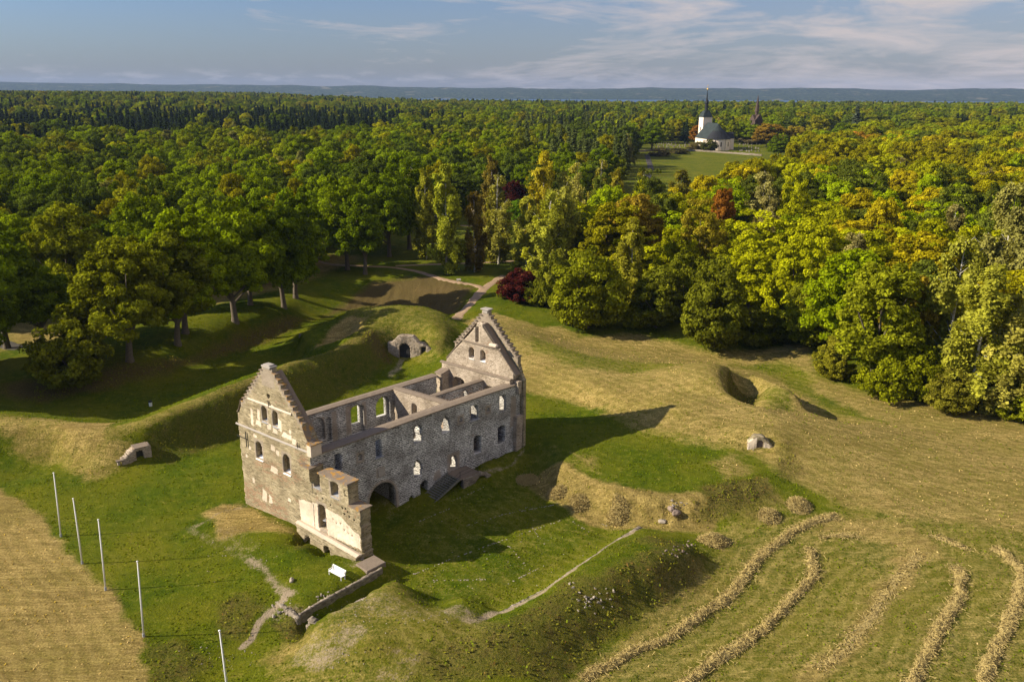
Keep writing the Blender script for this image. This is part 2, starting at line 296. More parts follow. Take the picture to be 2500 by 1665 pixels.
def masonry(name, dark, mid, light, mortar, sx=.55, sz=.17, mort=.35, patchamt=.3, brick=.1):
    m, t, b = newmat(name, .92, .15)
    tc = N(t, 'ShaderNodeTexCoord'); s = N(t, 'ShaderNodeSeparateXYZ'); L(t, tc.outputs['Object'], s.inputs[0])
    cb = N(t, 'ShaderNodeCombineXYZ'); L(t, mth(t, 'ADD', s.outputs[0], s.outputs[1]), cb.inputs[0]); L(t, s.outputs[2], cb.inputs[1])
    wv = N(t, 'ShaderNodeVectorMath', operation='MULTIPLY_ADD'); L(t, noise(t, cb.outputs[0], 1.1, 5, .7, out=1), wv.inputs[0]); wv.inputs[1].default_value = (1.6, .55, 0); L(t, cb.outputs[0], wv.inputs[2])
    wv2 = N(t, 'ShaderNodeVectorMath', operation='MULTIPLY_ADD'); L(t, noise(t, cb.outputs[0], 3.4, 3, .6, out=1), wv2.inputs[0]); wv2.inputs[1].default_value = (.5, .20, 0); L(t, wv.outputs[0], wv2.inputs[2]); wv = wv2
    br = N(t, 'ShaderNodeTexBrick'); L(t, wv.outputs[0], br.inputs['Vector']); br.offset = .5; br.squash = .62; br.squash_frequency = 3
    for nm, v_ in (('Scale', 1), ('Brick Width', sx), ('Row Height', sz), ('Mortar Size', mort), ('Mortar Smooth', .3), ('Bias', 0)): br.inputs[nm].default_value = v_
    br.inputs['Color1'].default_value = (0, 0, 0, 1); br.inputs['Color2'].default_value = (1, 1, 1, 1); br.inputs['Mortar'].default_value = (.5, .5, .5, 1)
    vo = N(t, 'ShaderNodeTexVoronoi', voronoi_dimensions='2D', feature='F1'); L(t, mapping(t, wv.outputs[0], sc=(1/sx, 1/sz, 1)), vo.inputs['Vector']); vo.inputs['Scale'].default_value = .8
    sc_ = N(t, 'ShaderNodeSeparateColor'); L(t, mixc(t, .55, vo.outputs['Color'], br.outputs['Color']), sc_.inputs[0])
    stone = ramp(t, sc_.outputs[0], [(0., dark), (.45, mid), (.8, light), (1., tuple(min(1, x*1.25) for x in light))])
    big = noise(t, cb.outputs[0], .35, 5, .65)
    red = mth(t, 'MULTIPLY', ramp(t, noise(t, cb.outputs[0], .8, 4, .6), [(.55, 0.), (.66, 1.)]), ramp(t, sc_.outputs[1], [(1-brick*2.2, 0.), (1-brick*2, 1.)]))
    at2 = N(t, 'ShaderNodeAttribute', attribute_name='brick'); redm = mth(t, 'MAXIMUM', red, mth(t, 'MULTIPLY', at2.outputs['Fac'], ramp(t, sc_.outputs[1], [(.48, 0.), (.56, .9)])))
    stone = mixc(t, redm, stone, (.31, .18, .105))
    fine = noise(t, cb.outputs[0], 9, 4, .6)
    mcol = mixc(t, fine, tuple(x*.7 for x in mortar), mortar)
    col = mixc(t, mth(t, 'MULTIPLY', br.outputs['Fac'], ramp(t, big, [(.3, .45), (.6, 1.)])), stone, mcol)
    pm = ramp(t, noise(t, cb.outputs[0], .55, 6, .7), [(.70-patchamt*.3, 0.), (.76-patchamt*.3, 1.)])
    at = N(t, 'ShaderNodeAttribute', attribute_name='plaster')
    pl = mth(t, 'GREATER_THAN', mth(t, 'ADD', at.outputs['Fac'], mth(t, 'MULTIPLY', mth(t, 'SUBTRACT', noise(t, cb.outputs[0], 2.2, 7, .78), .5), 1.5)), .5)
    col = mixc(t, mth(t, 'MULTIPLY', pm, .55), col, mixc(t, fine, tuple(x*.75 for x in mortar), tuple(x*1.05 for x in mortar)))
    at3 = N(t, 'ShaderNodeAttribute', attribute_name='smooth')
    col = mixc(t, mth(t, 'MULTIPLY', at3.outputs['Fac'], .85), col, mixc(t, fine, (.30, .25, .20), (.44, .37, .30)))
    col = mixc(t, pl, col, mixc(t, noise(t, cb.outputs[0], 3, 5), (.58, .47, .36), (.84, .73, .59)))
    col = mixc(t, ramp(t, big, [(.35, .38), (.6, 0.)]), col, (.09, .065, .04))
    L(t, col, b.inputs['Base Color'])
    bp = N(t, 'ShaderNodeBump'); bp.inputs['Strength'].default_value = .9; bp.inputs['Distance'].default_value = .07
    hh = mth(t, 'ADD', mth(t, 'MULTIPLY', mth(t, 'SUBTRACT', 1, br.outputs['Fac']), .7), mth(t, 'ADD', mth(t, 'MULTIPLY', sc_.outputs[2], .6), mth(t, 'MULTIPLY', fine, .4)))
    L(t, mth(t, 'MULTIPLY', hh, mth(t, 'SUBTRACT', 1, mth(t, 'MULTIPLY', pl, .85))), bp.inputs['Height']); L(t, bp.outputs[0], b.inputs['Normal'])
    return m
M = {}
M['tan'] = masonry('tan_slate_masonry', (.12, .10, .055), (.31, .26, .155), (.46, .385, .25), (.60, .51, .36), .62, .17, .022, .3, .16)
M['grey'] = masonry('grey_slate_masonry', (.048, .051, .054), (.125, .128, .126), (.26, .26, .25), (.88, .86, .82), .70, .23, .062, .26, .06)
M['pale'] = masonry('pale_rubble_masonry', (.11, .085, .06), (.26, .21, .15), (.42, .35, .27), (.64, .54, .43), .5, .2, .055, .5, .16)
M['rubble'] = masonry('rubble_wall', (.10, .085, .07), (.21, .18, .14), (.34, .29, .23), (.36, .31, .25), .45, .22, .03, .3, .06)
def coping_mat(name, lichen):
    m, t, b = newmat(name, .95, .1); tc = N(t, 'ShaderNodeTexCoord'); v = tc.outputs['Object']
    c = mixc(t, noise(t, v, 2.5, 8, .7), (.12, .095, .07), (.27, .215, .165))
    c = mixc(t, ramp(t, noise(t, v, 30, 3, .6), [(.55, 0.), (.7, .35)]), c, (.5, .46, .42))
    if lichen: c = mixc(t, ramp(t, noise(t, v, 1.3, 6, .7), [(.50, 0.), (.60, .85)]), c, (.42, .22, .035))
    L(t, c, b.inputs['Base Color'])
    bp = N(t, 'ShaderNodeBump'); bp.inputs['Strength'].default_value = .5; bp.inputs['Distance'].default_value = .04; L(t, noise(t, v, 12, 5), bp.inputs['Height']); L(t, bp.outputs[0], b.inputs['Normal'])
    return m
M['coping'] = coping_mat('concrete_coping', False); M['lichen'] = coping_mat('lichen_coping', True)
M['plaster'] = simple('pale_plaster', (.56, .47, .38), .9, .12, 4, bump=.3)
M['niche'] = simple('grey_mortar_render', (.34, .31, .28), .9, .15, 5, bump=.3)
M['lead'] = simple('lead_flashing', (.30, .31, .34), .45, .1, 4, .5)
M['iron'] = simple('black_iron', (.02, .02, .02), .6, .1, 4, .4)
M['white'] = simple('white_paint', (.80, .80, .80), .45, .04, 4, .4)
M['wood_dark'] = simple('dark_weathered_wood', (.15, .11, .09), .8, .3, 6, bump=.4)
M['wood_stair'] = simple('grey_weathered_timber', (.15, .15, .125), .8, .25, 6, bump=.3)
M['stone'] = simple('pale_stone', (.30, .26, .21), .9, .2, 4, bump=.5)
M['boulder'] = simple('grey_brown_boulder', (.22, .17, .14), .9, .25, 3, bump=.5)
M['limewash'] = simple('cream_limewash', (.80, .68, .54), .85, .05, .6, bump=.1)
M['copper'] = simple('green_copper', (.032, .042, .042), .8, .3, .5, .1)
M['roofdark'] = simple('black_sheet_roof', (.018, .020, .024), .7, .2, .8, .2)
M['gold'] = simple('gilding', (.8, .52, .12), .3, .05, 4, .5, metal=.6)
M['redroof'] = simple('red_clay_tiles', (.55, .11, .04), .8, .12, 6)
M['glass_dark'] = simple('dark_window', (.03, .035, .04), .2, .1, 4, .6)
M['shingle'] = simple('tarred_shingle', (.07, .048, .038), .8, .25, 3)
M['timber_red'] = simple('dark_tarred_boards', (.04, .028, .024), .85, .3, 2)
M['bark'] = simple('grey_bark', (.12, .10, .075), .9, .3, 4, bump=.6)
M['asphalt'] = simple('old_asphalt', (.062, .056, .048), .9, .15, 1)
M['dirt'] = simple('trodden_dirt', (.30, .21, .135), .95, .22, .7, bump=.3)
M['orange'] = simple('orange_sign', (.9, .2, .02), .6, .03)
def birch_bark():
    m, t, b = newmat('birch_bark', .7, .3); tc = N(t, 'ShaderNodeTexCoord')
    n_ = noise(t, mapping(t, tc.outputs['Object'], sc=(1.5, 1.5, 3.5)), 1.5, 4, .6)
    L(t, ramp(t, n_, [(.36, (.06, .055, .05)), (.50, (.52, .49, .43))]), b.inputs['Base Color']); return m
M['birch'] = birch_bark()
def leafmat(name, trans=.3):
    m = bpy.data.materials.new(name); m.use_nodes = True; t = m.node_tree; t.nodes.clear()
    ti = N(t, 'ShaderNodeAttribute', attribute_name='tint', attribute_type='INSTANCER')
    lf = N(t, 'ShaderNodeAttribute', attribute_name='leaf')
    oi = N(t, 'ShaderNodeObjectInfo')
    v = ramp(t, lf.outputs['Fac'], [(0., .48), (.5, 1.08), (1., 1.95)])
    col = mixc(t, 1.0, ti.outputs['Color'], v, 'MULTIPLY')
    # single turned leaves and sprays, yellower than the rest
    col = mixc(t, ramp(t, lf.outputs['Fac'], [(.88, 0.), (1., .3)]), col, (.26, .22, .02))
    d = N(t, 'ShaderNodeBsdfDiffuse'); L(t, col, d.inputs[0])
    tr = N(t, 'ShaderNodeBsdfTranslucent'); L(t, mixc(t, 1.0, col, (1.35, 1.3, .3), 'MULTIPLY'), tr.inputs[0])
    mx = N(t, 'ShaderNodeMixShader'); mx.inputs[0].default_value = trans; L(t, d.outputs[0], mx.inputs[1]); L(t, tr.outputs[0], mx.inputs[2])
    o = N(t, 'ShaderNodeOutputMaterial'); L(t, mx.outputs[0], o.inputs[0]); return m
M['leaf'] = leafmat('foliage')
def ground_mat():
    m, t, b = newmat('grass_ground', 1., .05); g = N(t, 'ShaderNodeNewGeometry').outputs['Position']
    dry = N(t, 'ShaderNodeAttribute', attribute_name='dry').outputs['Fac']; dirt = N(t, 'ShaderNodeAttribute', attribute_name='dirt').outputs['Fac']; rgh = N(t, 'ShaderNodeAttribute', attribute_name='rough').outputs['Fac']
    n1 = noise(t, g, .10, 5, .6); n2 = noise(t, g, .9, 6, .7); n3 = noise(t, g, 4.5, 5, .7)
    st = noise(t, mapping(t, g, sc=(.35, 2.6, 1), rot=(0, 0, R(-24))), 1.4, 7, .75, .9)
    st2 = noise(t, mapping(t, g, sc=(1.2, .25, 1), rot=(0, 0, R(-20))), 1.3, 6, .7, .4)
    green = mixc(t, ramp(t, n2, [(.3, 0.), (.7, 1.)]), (.038, .066, .002), (.108, .142, .003))
    green = mixc(t, ramp(t, n1, [(.38, 0.), (.66, .55)]), green, (.20, .18, .012))
    green = mixc(t, ramp(t, n3, [(.35, .45), (.62, 0.)]), green, (.020, .035, .005))
    straw = mixc(t, ramp(t, st, [(.3, 0.), (.7, 1.)]), (.24, .175, .045), (.60, .445, .165))
    straw = mixc(t, ramp(t, n1, [(.42, 0.), (.62, .5)]), straw, (.21, .185, .035)); st3 = noise(t, mapping(t, g, sc=(.12, .9, 1), rot=(0, 0, R(-35))), 1.0, 5, .7, 1.2); straw = mixc(t, ramp(t, st3, [(.42, .55), (.56, 0.)]), straw, (.15, .105, .03)); straw = mixc(t, ramp(t, n3, [(.38, .7), (.58, 0.)]), straw, (.10, .075, .022))
    straw = mixc(t, ramp(t, st2, [(.62, 0.), (.74, .45)]), straw, (.62, .46, .22))
    f = mth(t, 'ADD', dry, mth(t, 'ADD', mth(t, 'MULTIPLY', mth(t, 'SUBTRACT', n2, .5), .9), mth(t, 'ADD', mth(t, 'MULTIPLY', mth(t, 'SUBTRACT', n3, .5), .55), mth(t, 'MULTIPLY', mth(t, 'SUBTRACT', st, .5), .5))))
    c = mixc(t, ramp(t, f, [(.25, 0.), (.75, 1.)]), green, straw)
    mw = N(t, 'ShaderNodeAttribute', attribute_name='mow').outputs['Fac']
    ph = mth(t, 'ADD', mth(t, 'MULTIPLY', mw, 4.1), mth(t, 'MULTIPLY', mth(t, 'SUBTRACT', noise(t, g, .30, 6, .7), .5), 16))
    wv_ = mth(t, 'MULTIPLY', mth(t, 'SINE', ph), mth(t, 'GREATER_THAN', mw, .05)); c = mixc(t, mth(t, 'MULTIPLY', ramp(t, wv_, [(.3, 0.), (1., .17)]), ramp(t, mth(t, 'ADD', dry, mth(t, 'MULTIPLY', n1, .3)), [(.30, 0.), (.55, 1.)])), c, (.47, .37, .13))
    c = mixc(t, mth(t, 'MULTIPLY', ramp(t, mth(t, 'MULTIPLY', wv_, -1), [(.3, 0.), (1., .20)]), ramp(t, dry, [(.3, 0.), (.5, 1.)])), c, (.115, .115, .018))
    brown = mixc(t, ramp(t, n3, [(.35, 0.), (.65, 1.)]), (.040, .050, .009), (.20, .165, .035))
    brown = mixc(t, ramp(t, n2, [(.5, 0.), (.7, .5)]), brown, (.085, .050, .022))
    brown = mixc(t, ramp(t, rgh, [(.72, 0.), (.86, .8)]), brown, mixc(t, n3, (.055, .035, .018), (.20, .135, .065)))
    fr = mth(t, 'ADD', rgh, mth(t, 'MULTIPLY', mth(t, 'SUBTRACT', n2, .5), .8))
    c = mixc(t, ramp(t, fr, [(.3, 0.), (.7, .9)]), c, brown)
    sand = mixc(t, n3, (.20, .15, .10), (.46, .37, .27))
    fd = mth(t, 'ADD', dirt, mth(t, 'ADD', mth(t, 'MULTIPLY', mth(t, 'SUBTRACT', noise(t, g, 5.5, 5, .8), .5), .9), mth(t, 'MULTIPLY', mth(t, 'SUBTRACT', n2, .5), .6)))
    c = mixc(t, ramp(t, fd, [(.45, 0.), (.66, .9)]), c, sand)
    L(t, c, b.inputs['Base Color'])
    bp = N(t, 'ShaderNodeBump'); bp.inputs['Strength'].default_value = .8; bp.inputs['Distance'].default_value = .42
    hh = mth(t, 'ADD', mth(t, 'MULTIPLY', n3, mth(t, 'MULTIPLY_ADD', rgh, 1.6, .55)), mth(t, 'MULTIPLY', mth(t, 'MULTIPLY', st, dry), .9))
    L(t, hh, bp.inputs['Height']); L(t, bp.outputs[0], b.inputs['Normal']); return m
M['ground'] = ground_mat()

# ------------------------------------------------------------------ the ground sheet
def axis(lo, hi, step, far_lo, far_hi, g=1.09):
    mid = list(np.arange(lo, hi+step/2, step)); a = []; s = step; x = lo
    while x > far_lo: s *= g; x -= s; a.append(x)
    bb = []; s = step; x = mid[-1]
    while x < far_hi: s *= g; x += s; bb.append(x)
    return np.array(a[::-1]+mid+bb)
ax = axis(-78, 92, .42, -9000, 9000); ay = axis(56, 186, .42, -300, 4200)
GX, GY = np.meshgrid(ax, ay); gx = GX.ravel(); gy = GY.ravel()
H0 = height(gx, gy)
near = (gx > -140) & (gx < 150) & (gy > 20) & (gy < 250)
def inpoly(x, y, poly):
    r = np.zeros(len(x), bool); n_ = len(poly)
    for i in range(n_):
        x1, y1 = poly[i]; x2, y2 = poly[(i+1) % n_]
        if y1 == y2: continue
        c = ((y1 > y) != (y2 > y)) & (x < (x2-x1)*(y-y1)/(y2-y1)+x1); r ^= c
    return r
def pdist(x, y, line, closed=False):
    d = np.full(len(x), 1e9); n_ = len(line)
    for i in range(n_ if closed else n_-1):
        a = np.array(line[i]); b = np.array(line[(i+1) % n_]); ab = b-a; t_ = np.clip(((x-a[0])*ab[0]+(y-a[1])*ab[1])/max(ab@ab, 1e-9), 0, 1)
        d = np.minimum(d, np.hypot(x-a[0]-t_*ab[0], y-a[1]-t_*ab[1]))
    return d
wx = gx+(fbm(gx, gy, 3, 4, 31)-.5)*2.4; wy = gy+(fbm(gx, gy, 3, 4, 57)-.5)*2.4
dry = np.full(len(gx), .18); dirt = np.zeros(len(gx)); rough = np.zeros(len(gx))
def region(arr, poly, val, z=0, feather=1.5, mode='set'):
    k = np.where(near)[0]; pts = [tuple(un(*p, z)[:2]) if len(p) == 2 else tuple(un(*p)[:2]) for p in poly]
    xs = [p[0] for p in pts]; ys = [p[1] for p in pts]
    k = k[(gx[k] > min(xs)-feather*2) & (gx[k] < max(xs)+feather*2) & (gy[k] > min(ys)-feather*2) & (gy[k] < max(ys)+feather*2)]
    ins = inpoly(wx[k], wy[k], pts); d = pdist(wx[k], wy[k], pts, True); s = np.where(ins, d, -d)
    f = sst(s, -feather, feather); arr[k] = arr[k]*(1-f)+val*f
def stroke(arr, line, width, val, z=0, feather=.6):
    k = np.where(near)[0]; pts = [tuple(un(*p, z)[:2]) if len(p) == 2 else tuple(un(*p)[:2]) for p in line]
    d = pdist(wx[k]*.6+gx[k]*.4, wy[k]*.6+gy[k]*.4, pts); f = 1-sst(d, width, width+feather); arr[k] = np.maximum(arr[k], val*f) if val > 0 else arr[k]*(1-f)
# straw field lower left
region(dry, [(-400,1150),(0,1188),(60,1235),(130,1300),(200,1385),(280,1475),(330,1560),(372,1700),(380,2000),(-600,2000)], .98, 0, .8)
region(dry, [(372,1565),(430,1530),(520,1590),(560,1700),(380,1700)], .05, 0, 1); region(rough, [(350,1570),(430,1545),(540,1600),(470,1700),(372,1700)], .6, 0, 1.2)
# rampart left
region(dry, [(-80,1030),(120,1035),(220,1075),(340,1095),(230,1150),(130,1105),(0,1075),(-80,1080)], .62, 1.5); region(dry, [(130,1060),(220,1050),(300,1050),(250,1085),(180,1085)], .8, 2)
region(rough, [(340,1085),(500,1010),(660,940),(790,890),(900,840),(945,880),(870,920),(780,955),(650,1015),(500,1070),(410,1105)], .50, 1.8, 1.5)
stroke(dry, [(0,1040,3.2),(119,1040,3),(214,1079,2.4),(357,1040,3.4),(594,954,3.6),(754,878,3.7),(882,836,4.4)], 1.0, .5, 3)
region(rough, [(0,955),(150,940),(330,905),(480,860),(600,800),(700,765),(760,760),(640,815),(560,845),(440,890),(300,935),(100,985),(0,985)], .80, 1, 2)
region(dry, [(0,860,2),(330,790,2),(600,730,2),(740,690,2),(900,625,2),(900,600,2),(300,640,2),(0,740,2)], .72, 2, 4)
dry[np.hypot(gx, gy) > 260] = .27
region(rough, [(760,770),(900,700),(1060,690),(1165,720),(1110,778),(1000,755),(900,735),(820,755)], .85, 0, 2)
region(dry, [(1000,700,1.5),(1100,700,1.5),(1120,715,1.2),(1020,712,1)], .8, 1.5, 1.5)
# mound
region(dry, [(800,790,5),(860,755,5.5),(1000,742,6),(1100,770,5.5),(1118,800,4),(1100,850,3),(1040,835,5),(990,812,5.5),(930,812,5.5),(860,830,3.5)], .40, 5); region(dry, [(850,775,5.2),(900,790,5),(885,822,4),(820,850,2),(770,860,1.8),(800,815,3)], .88, 4, 1)
region(rough, [(905,808,5.2),(945,815,5),(965,870,1.5),(945,888,.5),(900,880,1),(880,850,3)], .8, 2, 1); region(rough, [(1040,842,3),(1080,845,3),(1075,870,2),(1050,860,2)], .7, 2, .8)
# right hillside
region(dry, [(1130,765,3),(1200,755,2.4),(1330,775,2),(1410,812,1.5),(1563,812,1),(1736,855,.6),(1979,838,1),(1990,915,.8),(2114,962,.8),(2269,985,.8),(2600,1020,.8),(2900,1300,0),(2600,1330,0),(2350,1290,.5),(2080,1250,1.2),(1900,1150,2.8),(1830,1105,2.7),(1700,1082,2.7),(1560,1050,2.6),(1480,1002,1.8),(1400,982,1.2),(1275,952,1),(1180,900,2)], .68, 2, 1.5)
region(dry, [(1180,735,2),(1260,745,2),(1380,795,1.6),(1310,790,1.8),(1200,760,2.4),(1130,770,3)], .15, 2, 1)
region(dry, [(1290,825,2.5),(1400,862,2.5),(1500,885,2),(1640,880,3.5),(1660,893,4.5),(1540,915,3.3),(1400,895,3.2),(1300,850,3.5)], .38, 3, 1.2)
region(dry, [(1780,890,0),(1900,885,0),(1960,905,0),(2000,960,.2),(2100,1005,.4),(2160,1030,.5),(2040,1010,.3),(1940,950,.3),(1880,915,0)], .30, .3, 1.5)
region(dry, [(1850,930,4.5),(1930,965,4),(1935,995,3.4),(1880,990,4.2),(1860,960,4.5)], .42, 4, 1); region(dry, [(1270,870,3),(1480,945,3),(1600,990,4),(1500,1000,2),(1290,930,1.5)], .72, 3, 2)
region(dry, [(1480,1003,1.8),(1600,1030,4),(1720,1060,3.5),(1680,1082,2.7),(1560,1056,2.6)], .45, 3, 1.5)
region(rough, [(1780,905,4.5),(1850,950,3.5),(1855,975,3),(1835,985,3.5),(1790,968,4.5),(1775,940,4.8)], .72, 3.5, .6)
# platform and courtyard
region(dry, [(1500,1215,2.4),(1640,1235,2.4),(1760,1205,2.6),(1870,1165,2.8),(1930,1240,1),(1850,1270,.7),(1640,1280,0),(1520,1272,-.3),(1440,1245,-.2),(1345,1200,0),(1300,1150,.3),(1345,1090,2.2),(1400,1145,2.4),(1470,1180,2.4)], .5, 1.5, .8)
region(rough, [(1500,1212,2.4),(1640,1235,2.4),(1760,1205,2.6),(1870,1165,2.8),(1900,1240,1),(1850,1270,.7),(1640,1280,0),(1520,1272,-.3),(1440,1245,-.2),(1345,1200,0),(1320,1150,.5),(1400,1150,2.4)], .42, 1.5, .8); region(rough, [(1700,1190,2.6),(1850,1160,2.6),(1890,1220,1.5),(1800,1265,.6),(1700,1260,.8)], .75, 2, 1.2)
region(rough, [(1890,1080,3.8),(1940,1090,3.5),(1960,1150,3),(1900,1170,2.8),(1880,1130,2.8)], .55, 3, 1); region(dry, [(1740,1120,2.6),(1800,1110,2.6),(1830,1150,2.7),(1770,1170,2.6)], .6, 2.6, 1); region(dry, [(1390,1105,2.4),(1460,1115,2.5),(1470,1160,2.4),(1410,1140,2.4)], .55, 2.4, 1)
region(dry, [(930,1130),(1270,1100),(1600,1270),(1180,1510),(940,1420)], .24, -.4, 1)
# field with windrows
region(dry, [(1740,1290,.5),(1900,1250,1),(2080,1250,1.2),(2350,1290,.5),(2900,1310,0),(2900,2000,0),(1200,2000,0),(1400,1640,-.4),(1560,1500,0),(1730,1400,.2)], .46, 0, 1.5)
region(dry, [(2200,1330),(2270,1345),(2200,1430),(2150,1530),(2050,1620),(1960,1680),(1900,1680),(2060,1560),(2130,1460),(2170,1390)], .85, 0, 1.2); region(dry, [(2000,1265,1),(2200,1280,.6),(2330,1370,.1),(2250,1360,.1),(2120,1310,.5),(1990,1300,.5)], .75, .5, 1)
region(dry, [(1560,1505),(1730,1400),(1780,1420),(1620,1540),(1450,1660),(1400,1660)], .55, 0, 1)
# brown mound
region(rough, [(1200,1525,1.6),(1290,1478,1.6),(1400,1410,1.7),(1500,1340,1.6),(1600,1300,1.6),(1700,1320,1.6),(1745,1350,.5),(1730,1395,.2),(1675,1440,.1),(1560,1500,0),(1400,1640,-.4),(1380,1680,-.3),(1000,1680,1),(1040,1600,2)], .62, 1.5, 1)
region(rough, [(1440,1345,2),(1560,1320,2),(1600,1350,2.5),(1480,1400,2.5),(1400,1425,2.2)], .3, 2, 1); region(dry, [(1600,1400,2),(1720,1360,1),(1730,1400,.3),(1640,1440,.3),(1580,1470,.5)], .7, 1, 1)
region(rough, [(1090,1480,1.5),(1180,1465,1.8),(1205,1500,1.3),(1150,1510,1.6),(1100,1500,1.6)], .4, 1.5, .8); region(rough, [(510,1470,0),(620,1440,.2),(650,1480,0),(600,1560,-.3),(520,1550,-.2)], .62, 0, 1.4)
region(dry, [(490,1250,.3),(560,1225,.2),(620,1245,.2),(720,1295,1),(690,1300,1),(600,1300,.6),(540,1310,.4)], .85, .4, 1); region(rough, [(700,1290,.9),(745,1315,.7),(770,1345,0),(730,1345,.6),(715,1310,.8)], .7, .5, .8)
region(rough, [(660,1530,-.4),(700,1490,-.2),(725,1515,-.3),(760,1560,0),(720,1590,0)], .7, -.2, 1); region(dry, [(630,1600,0),(700,1560,.3),(780,1540,1),(830,1560,2),(760,1610,1),(660,1640,0)], .62, .5, 1)
region(rough, [(900,1570,2.4),(1000,1540,2.5),(1080,1600,2),(1000,1670,1.5),(860,1650,1)], .35, 2, 2)
for arr_, vv in ((dry, .8), (rough, .34)):
    stroke(arr_, [(1350,1160,1.3),(1370,1178,1.2),(1420,1203,1.2),(1475,1226,1),(1550,1246,1),(1640,1254,1),(1700,1255,1)], 2.0, vv, 1, 1.6)
# gravel and bare paths
stroke(dirt, [(605,1235,.1),(545,1252,.1),(480,1280,.2),(460,1292,.2)], .18, .62, .1, .5)
stroke(dirt, [(460,1292,.2),(490,1310,.3),(560,1335,.5),(610,1360,.6),(645,1400,.6),(680,1430,.6),(700,1450,.5)], .35, .56, .5, 1.6); stroke(dirt, [(610,1360,.6),(650,1400,.6),(682,1440,.6)], .2, .72, .6, .9)
stroke(dirt, [(700,1440,.5),(668,1480,.1),(625,1535,-.3),(590,1580,-.5)], .25, .86, 0, .6)
stroke(dirt, [(1180,1513,1),(1250,1481,1.1),(1327,1442,1.2),(1389,1398,1.3),(1444,1362,1.2),(1500,1322,.9),(1560,1286,.4)], .30, .8, 1, .5)
for pts, wd, a_ in (([(740,1600,1),(790,1590,1.8),(840,1560,2.4),(865,1540,2.6)], .9, .62), ([(840,1480,2.3),(900,1460,2.5),(945,1480,2.6)], 1.3, .55), ([(1010,1500,2.4),(1060,1495,2.2)], 1, .5), ([(1115,1495,1.5),(1150,1510,1.4)], .9, .62), ([(780,1530,2.3),(820,1510,2.4)], 1, .5), ([(960,1630,2),(990,1615,2)], 1.2, .52), ([(550,1300,.4),(600,1330,.6)], 1.4, .5), ([(870,1375,.5),(905,1368,.6)], .9, .55), ([(660,1480,.2),(720,1500,.5)], .5, .55)):
    stroke(dirt, pts, wd, a_, 1, 1.6)
stroke(dirt, [(988,872,.6),(975,885,.5),(955,905,.4)], .5, .62, .5, 1.0); stroke(dirt, [(1150,1160,.6),(1200,1158,.2),(1240,1140,.3),(1280,1095,.9)], .25, .6, .5, .5)
region(dirt, [(905,1235),(970,1210),(1010,1225),(990,1270),(930,1300)], .5, 0, 2)
dirt = np.where(dirt < .87, dirt*.84, dirt)
region(dry, [(640,1620),(720,1570),(760,1520),(960,1412),(1060,1480),(1190,1500),(1240,1560),(1100,1640),(900,1680),(640,1680)], .42, 1.8, 1.5)
inside = inpoly(gx, gy, [tuple(plan(.5, .5)), tuple(plan(33, .5)), tuple(plan(33, 13)), tuple(plan(.5, 13))]); dirt[inside] = .42
# churchside meadow, right lawn
H1 = H0+(fbm(gx, gy, 1.6, 3, 3)-.5)*.10*near+(fbm(gx, gy, 1.1, 4, 77)-.5)*rough*.75+(fbm(gx, gy, 6, 3, 13)-.5)*.35*near*np.clip(dry+rough, 0, 1)
nx, ny = len(ax), len(ay); ii = np.arange(nx-1)[None, :]+np.arange(ny-1)[:, None]*nx; ii = ii.ravel()
ground = mesh_np('ground', np.stack([gx, gy, H1], 1), np.stack([ii, ii+1, ii+nx+1, ii+nx], 1), M['ground'], smooth=True)
tag(ground, kind='structure'); attr(ground, 'dry', dry); attr(ground, 'dirt', dirt); attr(ground, 'rough', rough)
mow = np.zeros(len(gx)); kk = np.where(near)[0]
L1 = [tuple(un(*p)[:2]) for p in ((2051,1259,.8),(1940,1293,.4),(1850,1357,.1),(1786,1447,0),(1653,1543,-.2),(1515,1606,-.3),(1380,1690,-.4))]; L2 = [tuple(un(*p)[:2]) for p in ((1220,760,3),(1400,800,2),(1600,850,2),(1780,885,4),(1900,930,4),(2050,1010,1),(2250,1060,1),(2500,1120,1))]; L3 = [tuple(un(*p, 0)[:2]) for p in ((0,1190),(200,1390),(330,1560),(372,1700))]
isf = inpoly(gx[kk], gy[kk], [tuple(un(*p)[:2]) for p in ((1740,1290,.5),(1900,1250,1),(2080,1250,1.2),(2350,1290,.5),(2900,1310,0),(2900,2000,0),(1200,2000,0),(1400,1640,-.4),(1560,1500,0),(1730,1400,.2))])
mow[kk] = np.where(isf, pdist(gx[kk], gy[kk], L1), np.where(gx[kk] < -10, pdist(gx[kk], gy[kk], L3)*(gx[kk] < -36)*(gy[kk] < 92), pdist(gx[kk], gy[kk], L2)))
attr(ground, 'mow', mow)
from bisect import bisect_right
HG = H1.reshape(ny, nx)
def sz(x, y):
    "height of the built ground sheet"
    i = min(max(bisect_right(ax, x)-1, 0), nx-2); j = min(max(bisect_right(ay, y)-1, 0), ny-2)
    fx = (x-ax[i])/(ax[i+1]-ax[i]); fy = (y-ay[j])/(ay[j+1]-ay[j]); return float((HG[j, i]*(1-fx)+HG[j, i+1]*fx)*(1-fy)+(HG[j+1, i]*(1-fx)+HG[j+1, i+1]*fx)*fy)
def gp(u, v):
    "the ground point seen at a pixel"
    z = 1.0
    for _ in range(12): q = un(u, v, z); z = .5*z+.5*sz(q[0], q[1])
    q = un(u, v, z); return np.array([q[0], q[1], sz(q[0], q[1])])

